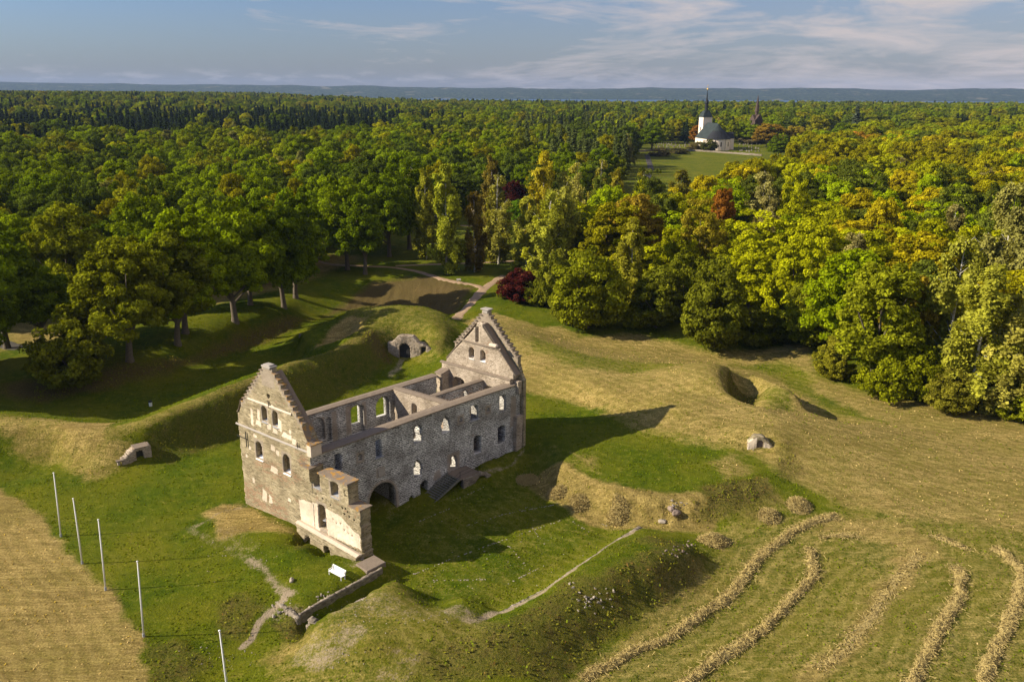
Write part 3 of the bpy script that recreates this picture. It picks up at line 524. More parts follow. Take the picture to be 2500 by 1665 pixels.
# ------------------------------------------------------------------ walls of laid stone, cut with openings
CELL = .14
class Op:
    "opening s0..s1, z0..z1; kind arch / flat / point / seg; d0..d1 = share of the thickness it cuts (0 outer face, 1 inner face)"
    def __init__(s, s0, s1, z0, z1, kind='arch', d0=-.1, d1=1.1, ragged=0): s.a, s.b, s.c, s.d, s.k, s.d0, s.d1, s.r = s0, s1, z0, z1, kind, d0, d1, ragged
    def top(s, x):
        m = (s.a+s.b)/2; h = (s.b-s.a)/2; t = np.clip(np.abs(x-m)/h, 0, 1)
        if s.k == 'arch': return s.d-h*(1-np.sqrt(1-t*t))
        if s.k == 'seg': return s.d-h*.45*(1-np.sqrt(1-t*t))
        if s.k == 'point': return s.d-h*1.5*t
        return np.full_like(x, s.d)
    def inside(s, x, z): return (x > s.a) & (x < s.b) & (z > s.c) & (z < s.top(x))
def stonewall(name, parent, origin, direc, length, thick, top, ops=(), mat=None, bot=-1.5, seed=0, s0=0., rag=.02, ragend=(0, 0), plaster=None, layers=None, brick=None, smooth=None, batter=0, label=None, zoff=0):
    """wall along direc from origin; thickness goes to the left of direc; top = height or function of s"""
    d = np.array(direc, float); d /= np.linalg.norm(d); ang = math.atan2(d[1], d[0])
    tf = top if callable(top) else (lambda s: np.full_like(s, float(top)))
    us = np.arange(s0, s0+length+CELL*.5, CELL); us = us+(s0+length-us[-1])*(us-s0)/max(length, 1e-6)
    zs = np.arange(bot, float(np.max(tf(us)))+CELL*1.5, CELL)
    fr = [0, .34, 1] if layers is None else layers
    ds = np.array(fr)*thick
    uc = (us[1:]+us[:-1])/2; zc = (zs[1:]+zs[:-1])/2; U, Z = np.meshgrid(uc, zc, indexing='ij')
    nl = len(ds)-1; solid = np.zeros((len(uc), len(zc), nl), bool)
    ez = (fbm(U*0+seed*7.1, Z, .45, 3, seed)-.5)
    for l in range(nl):
        f = (fr[l]+fr[l+1])/2
        s_ = Z < tf(uc)[:, None]
        if ragend[0]: s_ &= U > s0+ragend[0]*(.5+ez+.0*l)
        if ragend[1]: s_ &= U < s0+length-ragend[1]*(.5+(fbm(U*0+3, Z, .5, 3, seed+5)-.5)*1.6)
        for o in ops:
            if o.d0 < f < o.d1:
                g = (fbm(U, Z, .5, 3, seed+3)-.5)*o.r
                s_ &= ~o.inside(U+g, Z+g)
        solid[:, :, l] = s_
    # snap the vertices near the edges of the openings and near the top
    UU, ZZ = np.meshgrid(us, zs, indexing='ij'); TU = UU.copy(); TZ = ZZ.copy()
    t_ = tf(us)[:, None]+0*ZZ; k = np.abs(ZZ-t_) < CELL*.55; TZ[k] = t_[k]
    for o in ops:
        if o.r: continue
        for jb in (o.a, o.b):
            k = (np.abs(UU-jb) < CELL*.55) & (ZZ > o.c-CELL) & (ZZ < o.d); TU[k] = jb
        k = (np.abs(ZZ-o.c) < CELL*.55) & (UU > o.a-CELL) & (UU < o.b+CELL); TZ[k] = o.c
        tt = o.top(UU); k = (np.abs(ZZ-tt) < CELL*.6) & (UU > o.a-CELL*.2) & (UU < o.b+CELL*.2); TZ[k] = tt[k]
    nu, nz, nd = len(us), len(zs), len(ds)
    jx = (hsh(np.arange(nu*nz*nd), np.full(nu*nz*nd, seed), 1)-.5).reshape(nu, nz, nd); jz = (hsh(np.arange(nu*nz*nd), np.full(nu*nz*nd, seed), 2)-.5).reshape(nu, nz, nd); jd = (hsh(np.arange(nu*nz*nd), np.full(nu*nz*nd, seed), 3)-.5).reshape(nu, nz, nd)
    X = TU[:, :, None]+jx*rag*1.2; ZZZ = TZ[:, :, None]+jz*rag*1.2
    lowf = (fbm(UU, ZZ, 1.3, 3, seed+9)-.5)*rag*3.0
    Y = ds[None, None, :]+jd*rag*1.1+lowf[:, :, None]*np.array([1]+[0]*(nd-2)+[-1])
    if batter: Y = Y-np.where(np.arange(nd) == 0, 1, 0)*np.clip((1.5-TZ)[:, :, None]/3, 0, 1)*batter
    V = np.stack([X, Y, ZZZ+zoff], -1).reshape(-1, 3)
    def vid(i, j, k): return (i*nz+j)*nd+k
    pad = np.pad(solid, 1); FQ = []
    c = pad[1:-1, 1:-1, 1:-1]
    def add(msk, f):
        i, j, k = np.where(msk)
        if len(i): FQ.append(np.stack([vid(*q) for q in f(i, j, k)], 1))
    add(c & ~pad[:-2, 1:-1, 1:-1], lambda i, j, k: ((i, j, k), (i, j, k+1), (i, j+1, k+1), (i, j+1, k)))
    add(c & ~pad[2:, 1:-1, 1:-1], lambda i, j, k: ((i+1, j, k), (i+1, j+1, k), (i+1, j+1, k+1), (i+1, j, k+1)))
    add(c & ~pad[1:-1, 1:-1, :-2], lambda i, j, k: ((i, j, k), (i, j+1, k), (i+1, j+1, k), (i+1, j, k)))
    add(c & ~pad[1:-1, 1:-1, 2:], lambda i, j, k: ((i, j, k+1), (i+1, j, k+1), (i+1, j+1, k+1), (i, j+1, k+1)))
    add(c & ~pad[1:-1, :-2, 1:-1], lambda i, j, k: ((i, j, k), (i+1, j, k), (i+1, j, k+1), (i, j, k+1)))
    add(c & ~pad[1:-1, 2:, 1:-1], lambda i, j, k: ((i, j+1, k), (i, j+1, k+1), (i+1, j+1, k+1), (i+1, j+1, k)))
    FQ = np.concatenate(FQ)[:, ::-1]
    used, inv = np.unique(FQ, return_inverse=True); V = V[used]; FQ = inv.reshape(FQ.shape)
    o = mesh_np(name, V, FQ, mat, parent)
    def fatt(nm, polys, val=1., only_outer=True, feather=.35):
        a = np.zeros(len(V))
        for pp in polys:
            ins = inpoly(V[:, 0], V[:, 2], pp); dd = pdist(V[:, 0], V[:, 2], pp, True); s = np.where(ins, dd, -dd)
            a = np.maximum(a, sst(s, -feather, feather)*val)
        if only_outer: a = a*(V[:, 1] < thick*.2)
        attr(o, nm, a)
    fatt('plaster', plaster or []); fatt('brick', brick or []); fatt('smooth', smooth or [], feather=.12)
    o.location = (origin[0], origin[1], 0); o.rotation_euler = (0, 0, ang)
    if label: o['label'] = label
    return o
def strip_coping(name, parent, origin, direc, pts, y0, y1, th, mat, seed=0):
    "a slab following the (s, z) line pts, from y0 to y1 across the wall"
    d = np.array(direc, float); ang = math.atan2(d[1], d[0]); rs = random.Random(seed)
    ss = []
    for (a, za), (b, zb) in zip(pts[:-1], pts[1:]):
        n_ = max(1, int(abs(b-a)/.7)); ss += [(a+(b-a)*i/n_, za+(zb-za)*i/n_) for i in range(n_)]
    ss.append(pts[-1]); ym = (y0+y1)/2; V = []; Fq = []
    for s_, z_ in ss:
        j = [rs.uniform(-.025, .025) for _ in range(4)]
        V += [(s_, y0+j[0], z_), (s_, y0+j[0], z_+th), (s_, ym, z_+th+.10+j[1]), (s_, y1+j[2], z_+th), (s_, y1+j[2], z_)]
    for i in range(len(ss)-1):
        a = i*5; b = a+5
        for k in range(5): k2 = (k+1) % 5; Fq.append((a+k, a+k2, b+k2, b+k))
    bm = bmesh.new(); vs = [bm.verts.new(v) for v in V]
    for f in Fq: bm.faces.new([vs[i] for i in f])
    bm.faces.new([vs[i] for i in range(5)]); bm.faces.new([vs[len(V)-5+i] for i in range(5)][::-1])
    bmesh.ops.recalc_face_normals(bm, faces=bm.faces); me = bpy.data.meshes.new(name); bm.to_mesh(me); bm.free(); me.materials.append(mat)
    o = link(bpy.data.objects.new(name, me), parent); o.location = (origin[0], origin[1], 0); o.rotation_euler = (0, 0, ang); return o

cz = 0.0
castle = empty('castle_ruin', (plan(17, 7)[0], plan(17, 7)[1], 0), label='roofless stone castle ruin with two stepped gables beside the grass courtyard', cat='castle ruin')
CL = Vector(castle.location)
def part(o): o.parent = castle; o.location = Vector(o.location)-CL; return o
def wallp(name, *a, **k): return part(stonewall(name, None, *a, **k))
def copep(*a, **k):
    o = strip_coping(a[0], None, *a[1:], **k); return part(o)
def mbp(mb, name, mat, origin, direc, **k):
    o = mb.build(name, mat, None, **k); d = np.array(direc, float); o.location = (origin[0], origin[1], 0); o.rotation_euler = (0, 0, math.atan2(d[1], d[0])); return part(o)
TH = 1.35
# ---- front wall: from the near corner to the far gable; thickness lies to its left (inside)
F0 = plan(0, 13.73)
wins = [(3.1, 4.15, 7.4, 9.65), (9.05, 9.95, 7.2, 9.65), (14.95, 16.3, 7.3, 9.6), (19.65, 21.1, 7.35, 9.7), (24.7, 26.15, 7.5, 9.7), (30.3, 31.5, 7.35, 9.75)]
ops = [Op(a, b, c, d, 'point' if i == 3 else 'seg', ragged=.12 if i in (2, 3, 4) else 0) for i, (a, b, c, d) in enumerate(wins)]
ops += [Op(14.85, 16.15, 2.75, 5.15, 'point', ragged=.12), Op(21.0, 22.25, 1.75, 3.6, 'arch'), Op(25.3, 26.7, 2.55, 5.2, 'seg', ragged=.15), Op(29.9, 31.4, 2.75, 5.25, 'seg', ragged=.15),
        Op(7.75, 11.85, -1.5, 3.75, 'arch'), Op(13.8, 14.6, -.4, .5, 'arch', d1=.5), Op(15.75, 17.05, -1.2, 1.75, 'arch'), Op(28.6, 29.4, .2, .85, 'arch', d1=.5)]
ops += [Op(6.45, 7.05, 7.75, 8.55, 'arch', d1=.5), Op(22.7, 23.35, 8.0, 8.7, 'arch', d1=.5), Op(27.8, 28.35, 8.05, 8.7, 'arch', d1=.5)]
ftop = lambda s: 10.35+.0*s+.18*sst(s, 3, 20)+(fbm(s, s*0, 4, 2, 3)-.5)*.15
wallp('front_wall', F0, LV, 34.4, TH, ftop, ops, M['grey'], seed=1, batter=.25, layers=[0, .25, 1], brick=[[(17, 2), (26, 2), (26, 6), (17, 6)]] and [],
      smooth=[[(a-.3, c-.3), (b+.3, c-.3), (b+.3, d+.35), (a-.3, d+.35)] for a, b, c, d in ((6.45, 7.05, 7.75, 8.55), (22.7, 23.35, 8.0, 8.7), (27.8, 28.35, 8.05, 8.7), (20.8, 22.45, 1.8, 3.7))]
      + [[(9.0, 4.6), (10.3, 4.6), (10.3, 5.9), (9.0, 5.9)], [(32.4, 4.5), (33.6, 4.5), (33.6, 9), (32.6, 9)], [(18, 1.2), (19.4, 1.2), (19.2, 2.6), (18.2, 2.2)]]
      + [[(9.8+2.45*math.cos(t*math.pi/8), 1.7+2.45*math.sin(t*math.pi/8)) for t in range(9)]+[(7.35, -1), (12.25, -1)][::1]], label=None)
copep('wall_coping', F0, LV, [(.6, 10.3), (5, 10.38), (12, 10.5), (20, 10.6), (28, 10.6), (33, 10.5), (34.2, 10.8)], -.14, TH+.14, .16, M['coping'])
for i in (1, 4):
    a, b, c, d = wins[i]; mbp(MB().box(((a+b)/2, .25, c+.02), (b-a+.35, 1.0, .09), rot=Matrix.Rotation(R(-12), 3, 'X')), 'window_sill', M['lead'], F0, LV)
for a, b, c, d in ((9.25, 10.1, 4.75, 5.7),): mbp(MB().box(((a+b)/2, -.03, (c+d)/2), (b-a, .1, d-c)), 'wall_tablet', M['niche'], F0, LV)
# ---- near gable and the parapet wall that runs on from it (seen face: outer side, right-hand side of its run)
GB = plan(0, 0)
def gtop(s):
    c = 6.85; z = np.full_like(s, 12.3)
    k = np.floor((np.abs(s-c)-.95)/.49); z = np.where(np.abs(s-c) < .95, 19.45, 19.0-k*.545)
    z = np.where(np.abs(s-c) > 5.85, 11.95+1.75*(1-sst(np.abs(s-c), 5.6, 6.85)), z)
    z = np.where(s < 1.3, np.maximum(12.5, z), z); return z
gops = [Op(5.15, 6.15, 12.65, 14.55, 'arch'), Op(7.2, 8.2, 12.55, 14.45, 'arch'), Op(3.3, 4.6, 7.35, 9.6, 'arch'), Op(8.6, 9.85, 7.0, 9.4, 'arch')]
# circular eye
class Rd(Op):
    def inside(s, x, z): return (x-s.a)**2+(z-s.c)**2 < s.b**2
    def top(s, x): return np.full_like(x, -99)
gops.append(Rd(6.7, .3, 16.05, 16.3, d1=1.2)); gops[-1].r = .01
GT = 1.15
def gitop(s): return np.clip(18.75-1.112*(np.abs(s-6.85)-.95), 12.4, 18.75)
splash = []
for (x, z, w_, h_) in ((3.0, 12.6, .5, 2.2), (4.4, 13.3, .5, 1.4), (4.2, 12.1, 1.1, .7), (6.3, 12.2, .8, .8), (8.4, 12.9, .7, 1.5), (7.4, 11.9, .9, .6), (9.6, 11.9, 1.8, .6), (10.9, 11.5, .7, .7), (6.7, 9.6, .8, .8), (7.6, 9.2, .6, .7), (3.3, 10.2, .8, .4), (7.3, 14.9, .6, .4), (1.2, 7.0, .4, .4), (6.6, 6.7, 1.4, .8), (2.2, 4.0, .5, .7), (4.2, 2.6, .9, 1.5), (5.4, 2.4, .7, 1.0), (2.0, 8.3, .5, .5), (9.2, 3.6, .5, .5), (10.4, 12.6, .4, .5)):
    splash.append([(x-w_*.55, z-h_*.5), (x+w_*.5, z-h_*.55), (x+w_*.6, z+h_*.4), (x-w_*.3, z+h_*.55)])
wallp('gable_wall', GB+LV*.66, WV, 13.6, GT-.66+.2, gitop, gops, M['tan'], seed=22, layers=[0, 1], bot=8)
wallp('gable_wall', GB+LV*.7, WV, 13.6, .5, 8.1, gops, M['tan'], seed=23, layers=[0, 1], bot=-1)
wallp('gable_wall', GB, WV, 13.73, .66, gtop, gops, M['tan'], seed=2, batter=.15, ragend=(.16, 0), layers=[0, .5, 1], plaster=splash+[[(11.0, 4.2), (12.2, 4.5), (14.2, 4.6), (14.2, 1.3), (11.2, 1.4)]], brick=[[(0, -1), (8, -1), (9, 2), (5, 4.3), (0, 3.2)], [(2, 6), (9, 5.2), (12, 7), (10, 8), (4, 7.4)], [(10.5, 9.2), (13.6, 8.8), (13.6, 10), (11, 10.4)]],
      smooth=[[(a-.25, c-.1), (b+.25, c-.1), (b+.25, d+.3), (a-.25, d+.3)] for a, b, c, d in ((5.15, 6.15, 12.65, 14.55), (7.2, 8.2, 12.55, 14.45), (3.3, 4.6, 7.35, 9.6), (8.6, 9.85, 7.0, 9.4))]+[[(5.6, 17.2), (8.1, 17.2), (8, 19.6), (5.7, 19.6)]]+[[(6.85+sg*(1.0+.49*k), 18.3-.545*k), (6.85+sg*(1.5+.49*k), 18.3-.545*k), (6.85+sg*(1.5+.49*k), 19.2-.545*k), (6.85+sg*(1.0+.49*k), 19.2-.545*k)][::sg] for k in range(10) for sg in (1, -1)])
def steps_coping(orig, direc, c, z0, ya, yb, mat):
    for sg in (1, -1):
        for k in range(10):
            x = c+sg*(.95+.49*(k+.5)); mbp(MB().box((x+sg*.03, (ya+yb)/2, z0-k*.545+.05), (.62, yb-ya, .10), rot=Matrix.Rotation(sg*R(9), 3, 'Y')), 'step_slab', mat, orig, direc, jit=.012)
steps_coping(GB, WV, 6.85, 19.0, -.08, .74, M['lichen'])
def sweep(orig, direc, c, sg, za, ya, yb, mat, xb=6.95, xa=5.85):
    pts = []
    for i in range(9):
        t = i/8; pts.append((c+sg*(xa+(xb-xa)*t), za+1.75*(1-t)**1.7))
    if sg < 0: pts = pts[::-1]
    o = strip_coping('gable_sweep', None, orig, direc, pts, ya, yb, .1, mat); return part(o)
sweep(GB, WV, 6.85, 1, 12.0, -.1, GT+.15, M['lichen'], 7.0); sweep(GB, WV, 6.85, -1, 12.5, -.1, GT+.1, M['coping'], 6.8)
# the sloping back of the gable behind the steps
def rake(orig, direc, c, half, zt, zb, y0, y1, mat, name='gable_rake'):
    for sg in (1, -1):
        o = strip_coping(name, None, orig, direc, [(c+sg*.8, zt), (c+sg*half, zb)][::sg], y0, y1, .12, mat); part(o)
rake(GB, WV, 6.85, 6.1, 18.95, 13.05, .68, 1.5, M['coping'])
mbp(MB().box((6.85, .32, 19.5), (1.35, .9, .16)).box((6.85, .32, 19.68), (1.7, 1.05, .2)).box((6.85, .32, 19.84), (1.2, .8, .16)), 'gable_cap', M['niche'], GB, WV, bevel=.05)
copep('string_course', GB, WV, [(-.25, 10.9), (13.95, 10.85)], -.22, .04, .08, M['niche'])
copep('string_course', GB, WV, [(2.6, 14.75), (10.9, 14.75)], -.14, .04, .12, M['plaster'])
mbp(MB().box((13.95, .45, 11.25), (.75, 1.5, 1.45)), 'corner_block', M['plaster'], GB, WV, bevel=.03); mbp(MB().box((13.98, .45, 12.03), (.95, 1.7, .12), rot=Matrix.Rotation(R(8), 3, 'Y')), 'corner_slab', M['lichen'], GB, WV)
for a, b, c, d in ((5.15, 6.15, 12.65, 14.55), (7.2, 8.2, 12.55, 14.45), (3.3, 4.6, 7.35, 9.6), (8.6, 9.85, 7.0, 9.4)):
    mbp(MB().box(((a+b)/2, .28, c-.02), (b-a+.12, .85, .08), rot=Matrix.Rotation(R(22), 3, 'X')), 'window_sill', M['lead'] if c > 12 else M['white'], GB, WV)
for x, z in ((1.6, 9.3),):
    mbp(MB().box((x, -.14, z), (.09, .08, 2.0)).box((x-.9, -.12, z+.05), (2.0, .06, .09)).box((-.12, .3, z), (.08, .09, 2.0)), 'wall_anchor', M['iron'], GB, WV)
mbp(MB().box((6.75, -.12, 15.1), (.07, .07, .95)).box((6.75, -.12, 15.3), (.25, .07, .07)), 'wall_anchor', M['iron'], GB, WV); mbp(MB().box((11.7, -.14, 11.3), (.06, .07, .7)).box((11.7, -.14, 11.2), (.3, .07, .06)), 'wall_anchor', M['iron'], GB, WV)
# ---- parapet (annex) wall
def atop(s): return np.where(s < 14.0, 9.15, np.where(s < 15.12, 6.75, np.where(s < 19.95, 8.78, 6.25)))
PO = [Op(17.0, 18.3, 6.65, 8.45, 'seg'), Op(14.45, 15.85, 1.75, 4.9, 'arch', d1=.62), Op(15.3, 15.85, 1.75, 3.0, 'flat', d1=.3)]
putlog = [(12.2, 6.6), (13.1, 6.3), (14.2, 5.8), (15.35, 5.6), (16.7, 5.25), (19.2, 7.75), (19.3, 7.2), (19.2, 5.6), (19.55, 5.3), (19.0, 4.9), (19.8, 4.8), (20.6, 4.7), (18.7, 5.5), (19.7, 5.9), (16.2, 8.2), (12.6, 8.4)]
PO += [Op(a, a+.26, b, b+.28, 'flat', d1=.3) for a, b in putlog[:13]]
dots = [Op(a, a+.2, b, b+.2, 'flat', d1=.2) for a, b in ((17.0, 3.6), (17.6, 3.3), (18.3, 3.5), (19.4, 3.4), (18.9, 2.9), (19.5, 2.7), (20.1, 2.6))]
wallp('parapet_wall', GB, WV, 9.8-1.5, 1.45, atop, PO+dots, M['tan'], s0=13.5, seed=4, bot=1.2, layers=[0, .3, .66, 1], rag=.04, ragend=(0, .2),
      plaster=[[(11.2, 4.1), (13.3, 4.35), (14.6, 4.9), (14.6, 1.4), (11, 1.5)], [(15.9, 4.7), (17.3, 4.6), (18.5, 4.6), (20.6, 3.4), (21.6, 3.2), (21.6, 1.45), (16.0, 1.4)], [(13.5, 1.3), (14.5, 1.3), (14.5, 4.8), (13.5, 4.7)]],
      smooth=[[(16.7, 6.4), (18.6, 6.4), (18.6, 8.9), (16.7, 8.9)], [(14.2, 1.4), (16.0, 1.4), (16.0, 5.2), (14.2, 5.2)], [(13.6, 6.5), (15.4, 6.5), (15.4, 7.2), (13.6, 7.2)]])
mbp(MB().box((13.35, .30, 9.26), (1.7, 1.9, .16), rot=Matrix.Rotation(R(6), 3, 'Y')), 'wall_coping', M['lichen'], GB, WV, jit=.03)
for a, b, z, m in ( (15.0, 20.05, 8.82, 'lichen'), (19.95, 21.95, 6.3, 'lichen')):
    mbp(MB().box(((a+b)/2, .70, z+.06), (b-a, 1.8, .16)), 'wall_coping', M[m], GB, WV, jit=.03)
mbp(MB().box((13.5, .30, 8.4), (1.15, 1.75, 1.6)), 'wall_stump', M['tan'], GB, WV)
mbp(MB().box((14.55, .6, 6.76), (1.12, 1.3, .1)), 'window_sill', M['lead'], GB, WV); mbp(MB().box((17.65, .4, 6.66), (1.3, 1.0, .1), rot=Matrix.Rotation(R(18), 3, 'X')), 'window_sill', M['lead'], GB, WV); mbp(MB().box((15.6, .15, 3.02), (.5, .5, .07)), 'window_sill', M['lead'], GB, WV)
# plinth storey below the ledge, standing proud
PL0 = plan(-.75, 0)
wallp('plinth_wall', PL0, WV, 10.7, 2.5, lambda s: 1.55-(s-11.2)*.065, [Op(12.75, 13.75, -1.5, .62, 'arch', d1=.7), Op(16.2, 17.25, -1.5, .5, 'arch', d1=.7)], M['tan'], s0=11.2, bot=-1.5, seed=5, rag=.05, ragend=(.3, .3), layers=[0, .5, 1])
copep('ledge', PL0, WV, [(11.15, 1.52), (16, 1.22), (21.75, .86)], -.03, .78, .08, M['plaster'])
# end face of the parapet: a return wall in shade
# ---- far gable: stepped outer leaf and a thicker inner leaf
FG = plan(34.5, .35)
def fgtop(s):
    c = 6.95; k = np.floor((np.abs(s-c)-.6)/.49); z = np.where(np.abs(s-c) < .6, 20.1, 19.35-k*.50)
    z = np.where(np.abs(s-c) > 5.9, 11.2+2.6*(1-sst(np.abs(s-c), 5.6, 6.95)), z); return z
wallp('gable_wall', FG, WV, 13.9, .62, fgtop, [Op(4.9, 5.85, 12.95, 14.6, 'arch'), Op(7.05, 8.0, 12.85, 14.55, 'arch')], M['tan'], seed=7, bot=-1.5, layers=[0, 1], smooth=[[(6.2, 17.8), (7.8, 17.8), (7.8, 20.3), (6.2, 20.3)]]+[[(6.95+sg*(.6+.49*k), 18.4-.5*k), (6.95+sg*(1.1+.49*k), 18.4-.5*k), (6.95+sg*(1.1+.49*k), 19.5-.5*k), (6.95+sg*(.6+.49*k), 19.5-.5*k)][::sg] for k in range(11) for sg in (1, -1)])
for sg in (1, -1):
    for k in range(11):
        x = 6.95+sg*(.6+.49*(k+.5)); mbp(MB().box((x, .28, 19.35-k*.50+.05), (.60, .98, .10)), 'step_slab', M['coping'], FG, WV, jit=.012)
mbp(MB().box((6.95, .3, 20.0), (.9, .8, .5)).box((6.95, .3, 20.3), (1.5, 1.15, .16)), 'gable_cap', M['niche'], FG, WV, bevel=.03)
FI = plan(33.35, .35)
def fitop(s):
    c = 6.95; z = 18.6-np.abs(s-c)*1.03; return np.where(np.abs(s-c) < .5, 18.4, np.clip(z, 11.6, 18.4))
FIops = [Op(4.9, 5.85, 12.95, 14.6, 'arch'), Op(7.05, 8.0, 12.85, 14.55, 'arch'), Op(6.15, 6.75, 15.55, 17.9, 'flat', d1=.6)]
wallp('gable_wall', FI, WV, 12.7, 1.12, fitop, FIops, M['pale'], s0=.4, seed=8, bot=11.3, layers=[0, .55, 1], brick=[[(7.9, 12.6), (8.6, 12.6), (8.6, 14.8), (7.9, 14.8)], [(5.2, 14.5), (7.6, 14.5), (7.6, 15.1), (5.2, 15.1)]], smooth=[[(5.9, 12), (7.0, 12), (7.0, 15.0), (5.9, 15.0)]])
FJ = plan(32.8, .35)
wallp('gable_wall', FJ, WV, 13.0, 1.65, 11.35, [Op(2.1, 4.4, 7.6, 9.7, 'seg', d1=.7), Op(8.3, 10.6, 7.6, 9.6, 'seg', d1=.7), Op(2.6, 3.9, 7.6, 9.3, 'seg'), Op(8.8, 10.1, 7.6, 9.3, 'seg')], M['pale'], seed=9, bot=0, layers=[0, .35, .7, 1], brick=[[(1.8, 8), (2.6, 8), (2.9, 10.2), (1.8, 10)]])
copep('string_course', FJ, WV, [(-.3, 11.36), (13.1, 11.3)], -.14, .5, .14, M['coping'])
copep('string_course', FI, WV, [(3.6, 15.35), (10.9, 15.25)], -.22, .04, .14, M['coping'])
rake(FI, WV, 6.95, 6.6, 18.2, 11.9, -.08, 1.13, M['coping'])
for a in (4.9, 7.05): mbp(MB().box((a+.48, .3, 12.9), (1.0, .8, .08), rot=Matrix.Rotation(R(10), 3, 'X')), 'window_sill', M['white'], FI, WV)
mbp(MB().box((13.5, .1, 10.2), (.8, .7, 1.8)), 'corner_corbel', M['pale'], plan(33.7, .35), WV, jit=.12); mbp(MB().box((13.45, .0, 3.0), (.9, 1.3, 6.)), 'corner_buttress', M['pale'], plan(33.7, .35), WV, jit=.12)
mbp(MB().box((9.7, -.25, 15.75), (1.5, .6, .5)), 'corbel', M['plaster'], FI, WV, bevel=.15)
# ---- rear wall (inner face seen); direction reversed so its thickness lies outwards
RW0 = plan(0, 1.6)
rt = lambda s: 9.85+.0*s+(fbm(s, s*0, 3, 2, 8)-.5)*.12
def rs_(a): return a
RO = [Op(rs_(15.6), rs_(17.1), 6.4, 9.1, 'seg'), Op(rs_(19.7), rs_(21.6), 6.3, 9.2, 'arch'), Op(rs_(25.2), rs_(26.4), 6.9, 9.1, 'seg'), Op(rs_(15.2), rs_(17.4), 5.2, 9.3, 'seg', d1=.45), Op(rs_(19.4), rs_(21.9), 4.9, 9.35, 'arch', d1=.45),
      Op(rs_(9.0), rs_(11.0), 5.9, 9.2, 'arch', d1=.3), Op(rs_(15.4), rs_(16.8), 2.0, 4.4, 'arch'), Op(rs_(19.8), rs_(21.2), 2.0, 4.4, 'arch'), Op(rs_(11.2), rs_(12), 5.5, 8.8, 'flat', d1=.25)]
wallp('rear_wall', RW0, LV, 29.4, 1.15, rt, RO, M['grey'], s0=1.2, ragend=(0, .25), seed=11, bot=-1, layers=[0, .3, .45, 1], plaster=[[(rs_(11.1), 5.8), (rs_(8.9), 5.8), (rs_(8.9), 9.3), (rs_(11.1), 9.3)]] and [], smooth=[[(rs_(17.8), 6), (rs_(17.1), 6), (rs_(17.1), 9.5), (rs_(17.8), 9.5)], [(rs_(15.4), 5.5), (rs_(14.4), 5.5), (rs_(14.4), 9.5), (rs_(15.4), 9.5)], [(rs_(11.05), 5.9), (rs_(9.0), 5.9), (rs_(9.0), 9.2), (rs_(11.05), 9.2)], [(rs_(13), 3), (rs_(12.2), 3), (rs_(12.2), 9.4), (rs_(13), 9.4)]], brick=[[(rs_(26), 3), (rs_(23), 3), (rs_(23), 7), (rs_(26), 7)]])
copep('wall_coping', RW0, LV, [(1.2, 9.87), (15, 9.9), (30.75, 9.9)], -.14, 1.3, .16, M['coping'])
wallp('rear_wall', RW0+WV*.45, LV, 29., .44, lambda s: 4.7+s*0, [Op(rs_(15.4), rs_(16.8), 2.0, 4.4, 'arch'), Op(rs_(19.8), rs_(21.2), 2.0, 4.4, 'arch')], M['grey'], seed=12, s0=1.3, bot=-1, layers=[0, 1])
# ---- cross walls
wallp('cross_wall', plan(22.2, 2.0), WV, 10.5, .95, 10.15, [Op(3.5, 4.5, 6.9, 9.0, 'arch'), Op(1.4, 2.2, .0, 3.6, 'arch')], M['pale'], seed=13, bot=-1, brick=[[(5, 6), (9.5, 6), (9.5, 8.6), (6, 8.4)]], layers=[0, .5, 1], ragend=(.25, 0), smooth=[[(3.2, 6.7), (4.8, 6.7), (4.8, 9.3), (3.2, 9.3)]])
copep('wall_coping', plan(22.2, 2.0), WV, [(-.1, 10.17), (10.5, 10.3)], -.12, 1.07, .14, M['coping'])
wallp('cross_wall', plan(23.1, 8.4), LV, 9.9, .75, 10.1, [Op(5.7, 6.7, 7.6, 9.6, 'seg'), Op(1.5, 2.3, 7.6, 9.3, 'seg')], M['grey'], seed=14, bot=-1, layers=[0, .5, 1], brick=[[(0, 5), (10, 5), (10, 9.8), (0, 9.8)]])
copep('wall_coping', plan(23.1, 8.4), LV, [(0, 10.12), (9.8, 10.2)], -.1, .85, .14, M['coping'])
# stub of the rear wall that still clings to the far gable, with its swept top
wallp('rear_wall_stub', plan(31.3, 1.75), LV, 2.9, 1.3, lambda s: 10.0+1.55*sst(s, 0, 2.9)**1.3, [], M['pale'], seed=15, bot=-1, rag=.08, ragend=(.3, 0))
copep('wall_coping', plan(31.3, 1.75), LV, [(-.1, 10.05), (1.4, 10.4), (2.2, 11.0), (2.9, 11.6)], -.12, 1.42, .14, M['coping'])
# ---- floor rubble and the dark passage behind the great arch
mbp(MB().box((9.8, TH+2.6, 4.15), (5.0, 5.2, .3)).box((7.4, TH+2.6, 1.5), (.5, 5.2, 5)).box((12.2, TH+2.6, 1.5), (.5, 5.2, 5)).box((9.8, TH+5.2, 1.5), (5., .3, 5)), 'passage_vault', M['grey'], F0, LV)
mbp(MB().box((16.4, TH+1.2, 2.1), (2.2, 2.4, .25)).box((16.4, TH+2.3, .6), (2.2, .3, 3)), 'passage_vault', M['grey'], F0, LV)
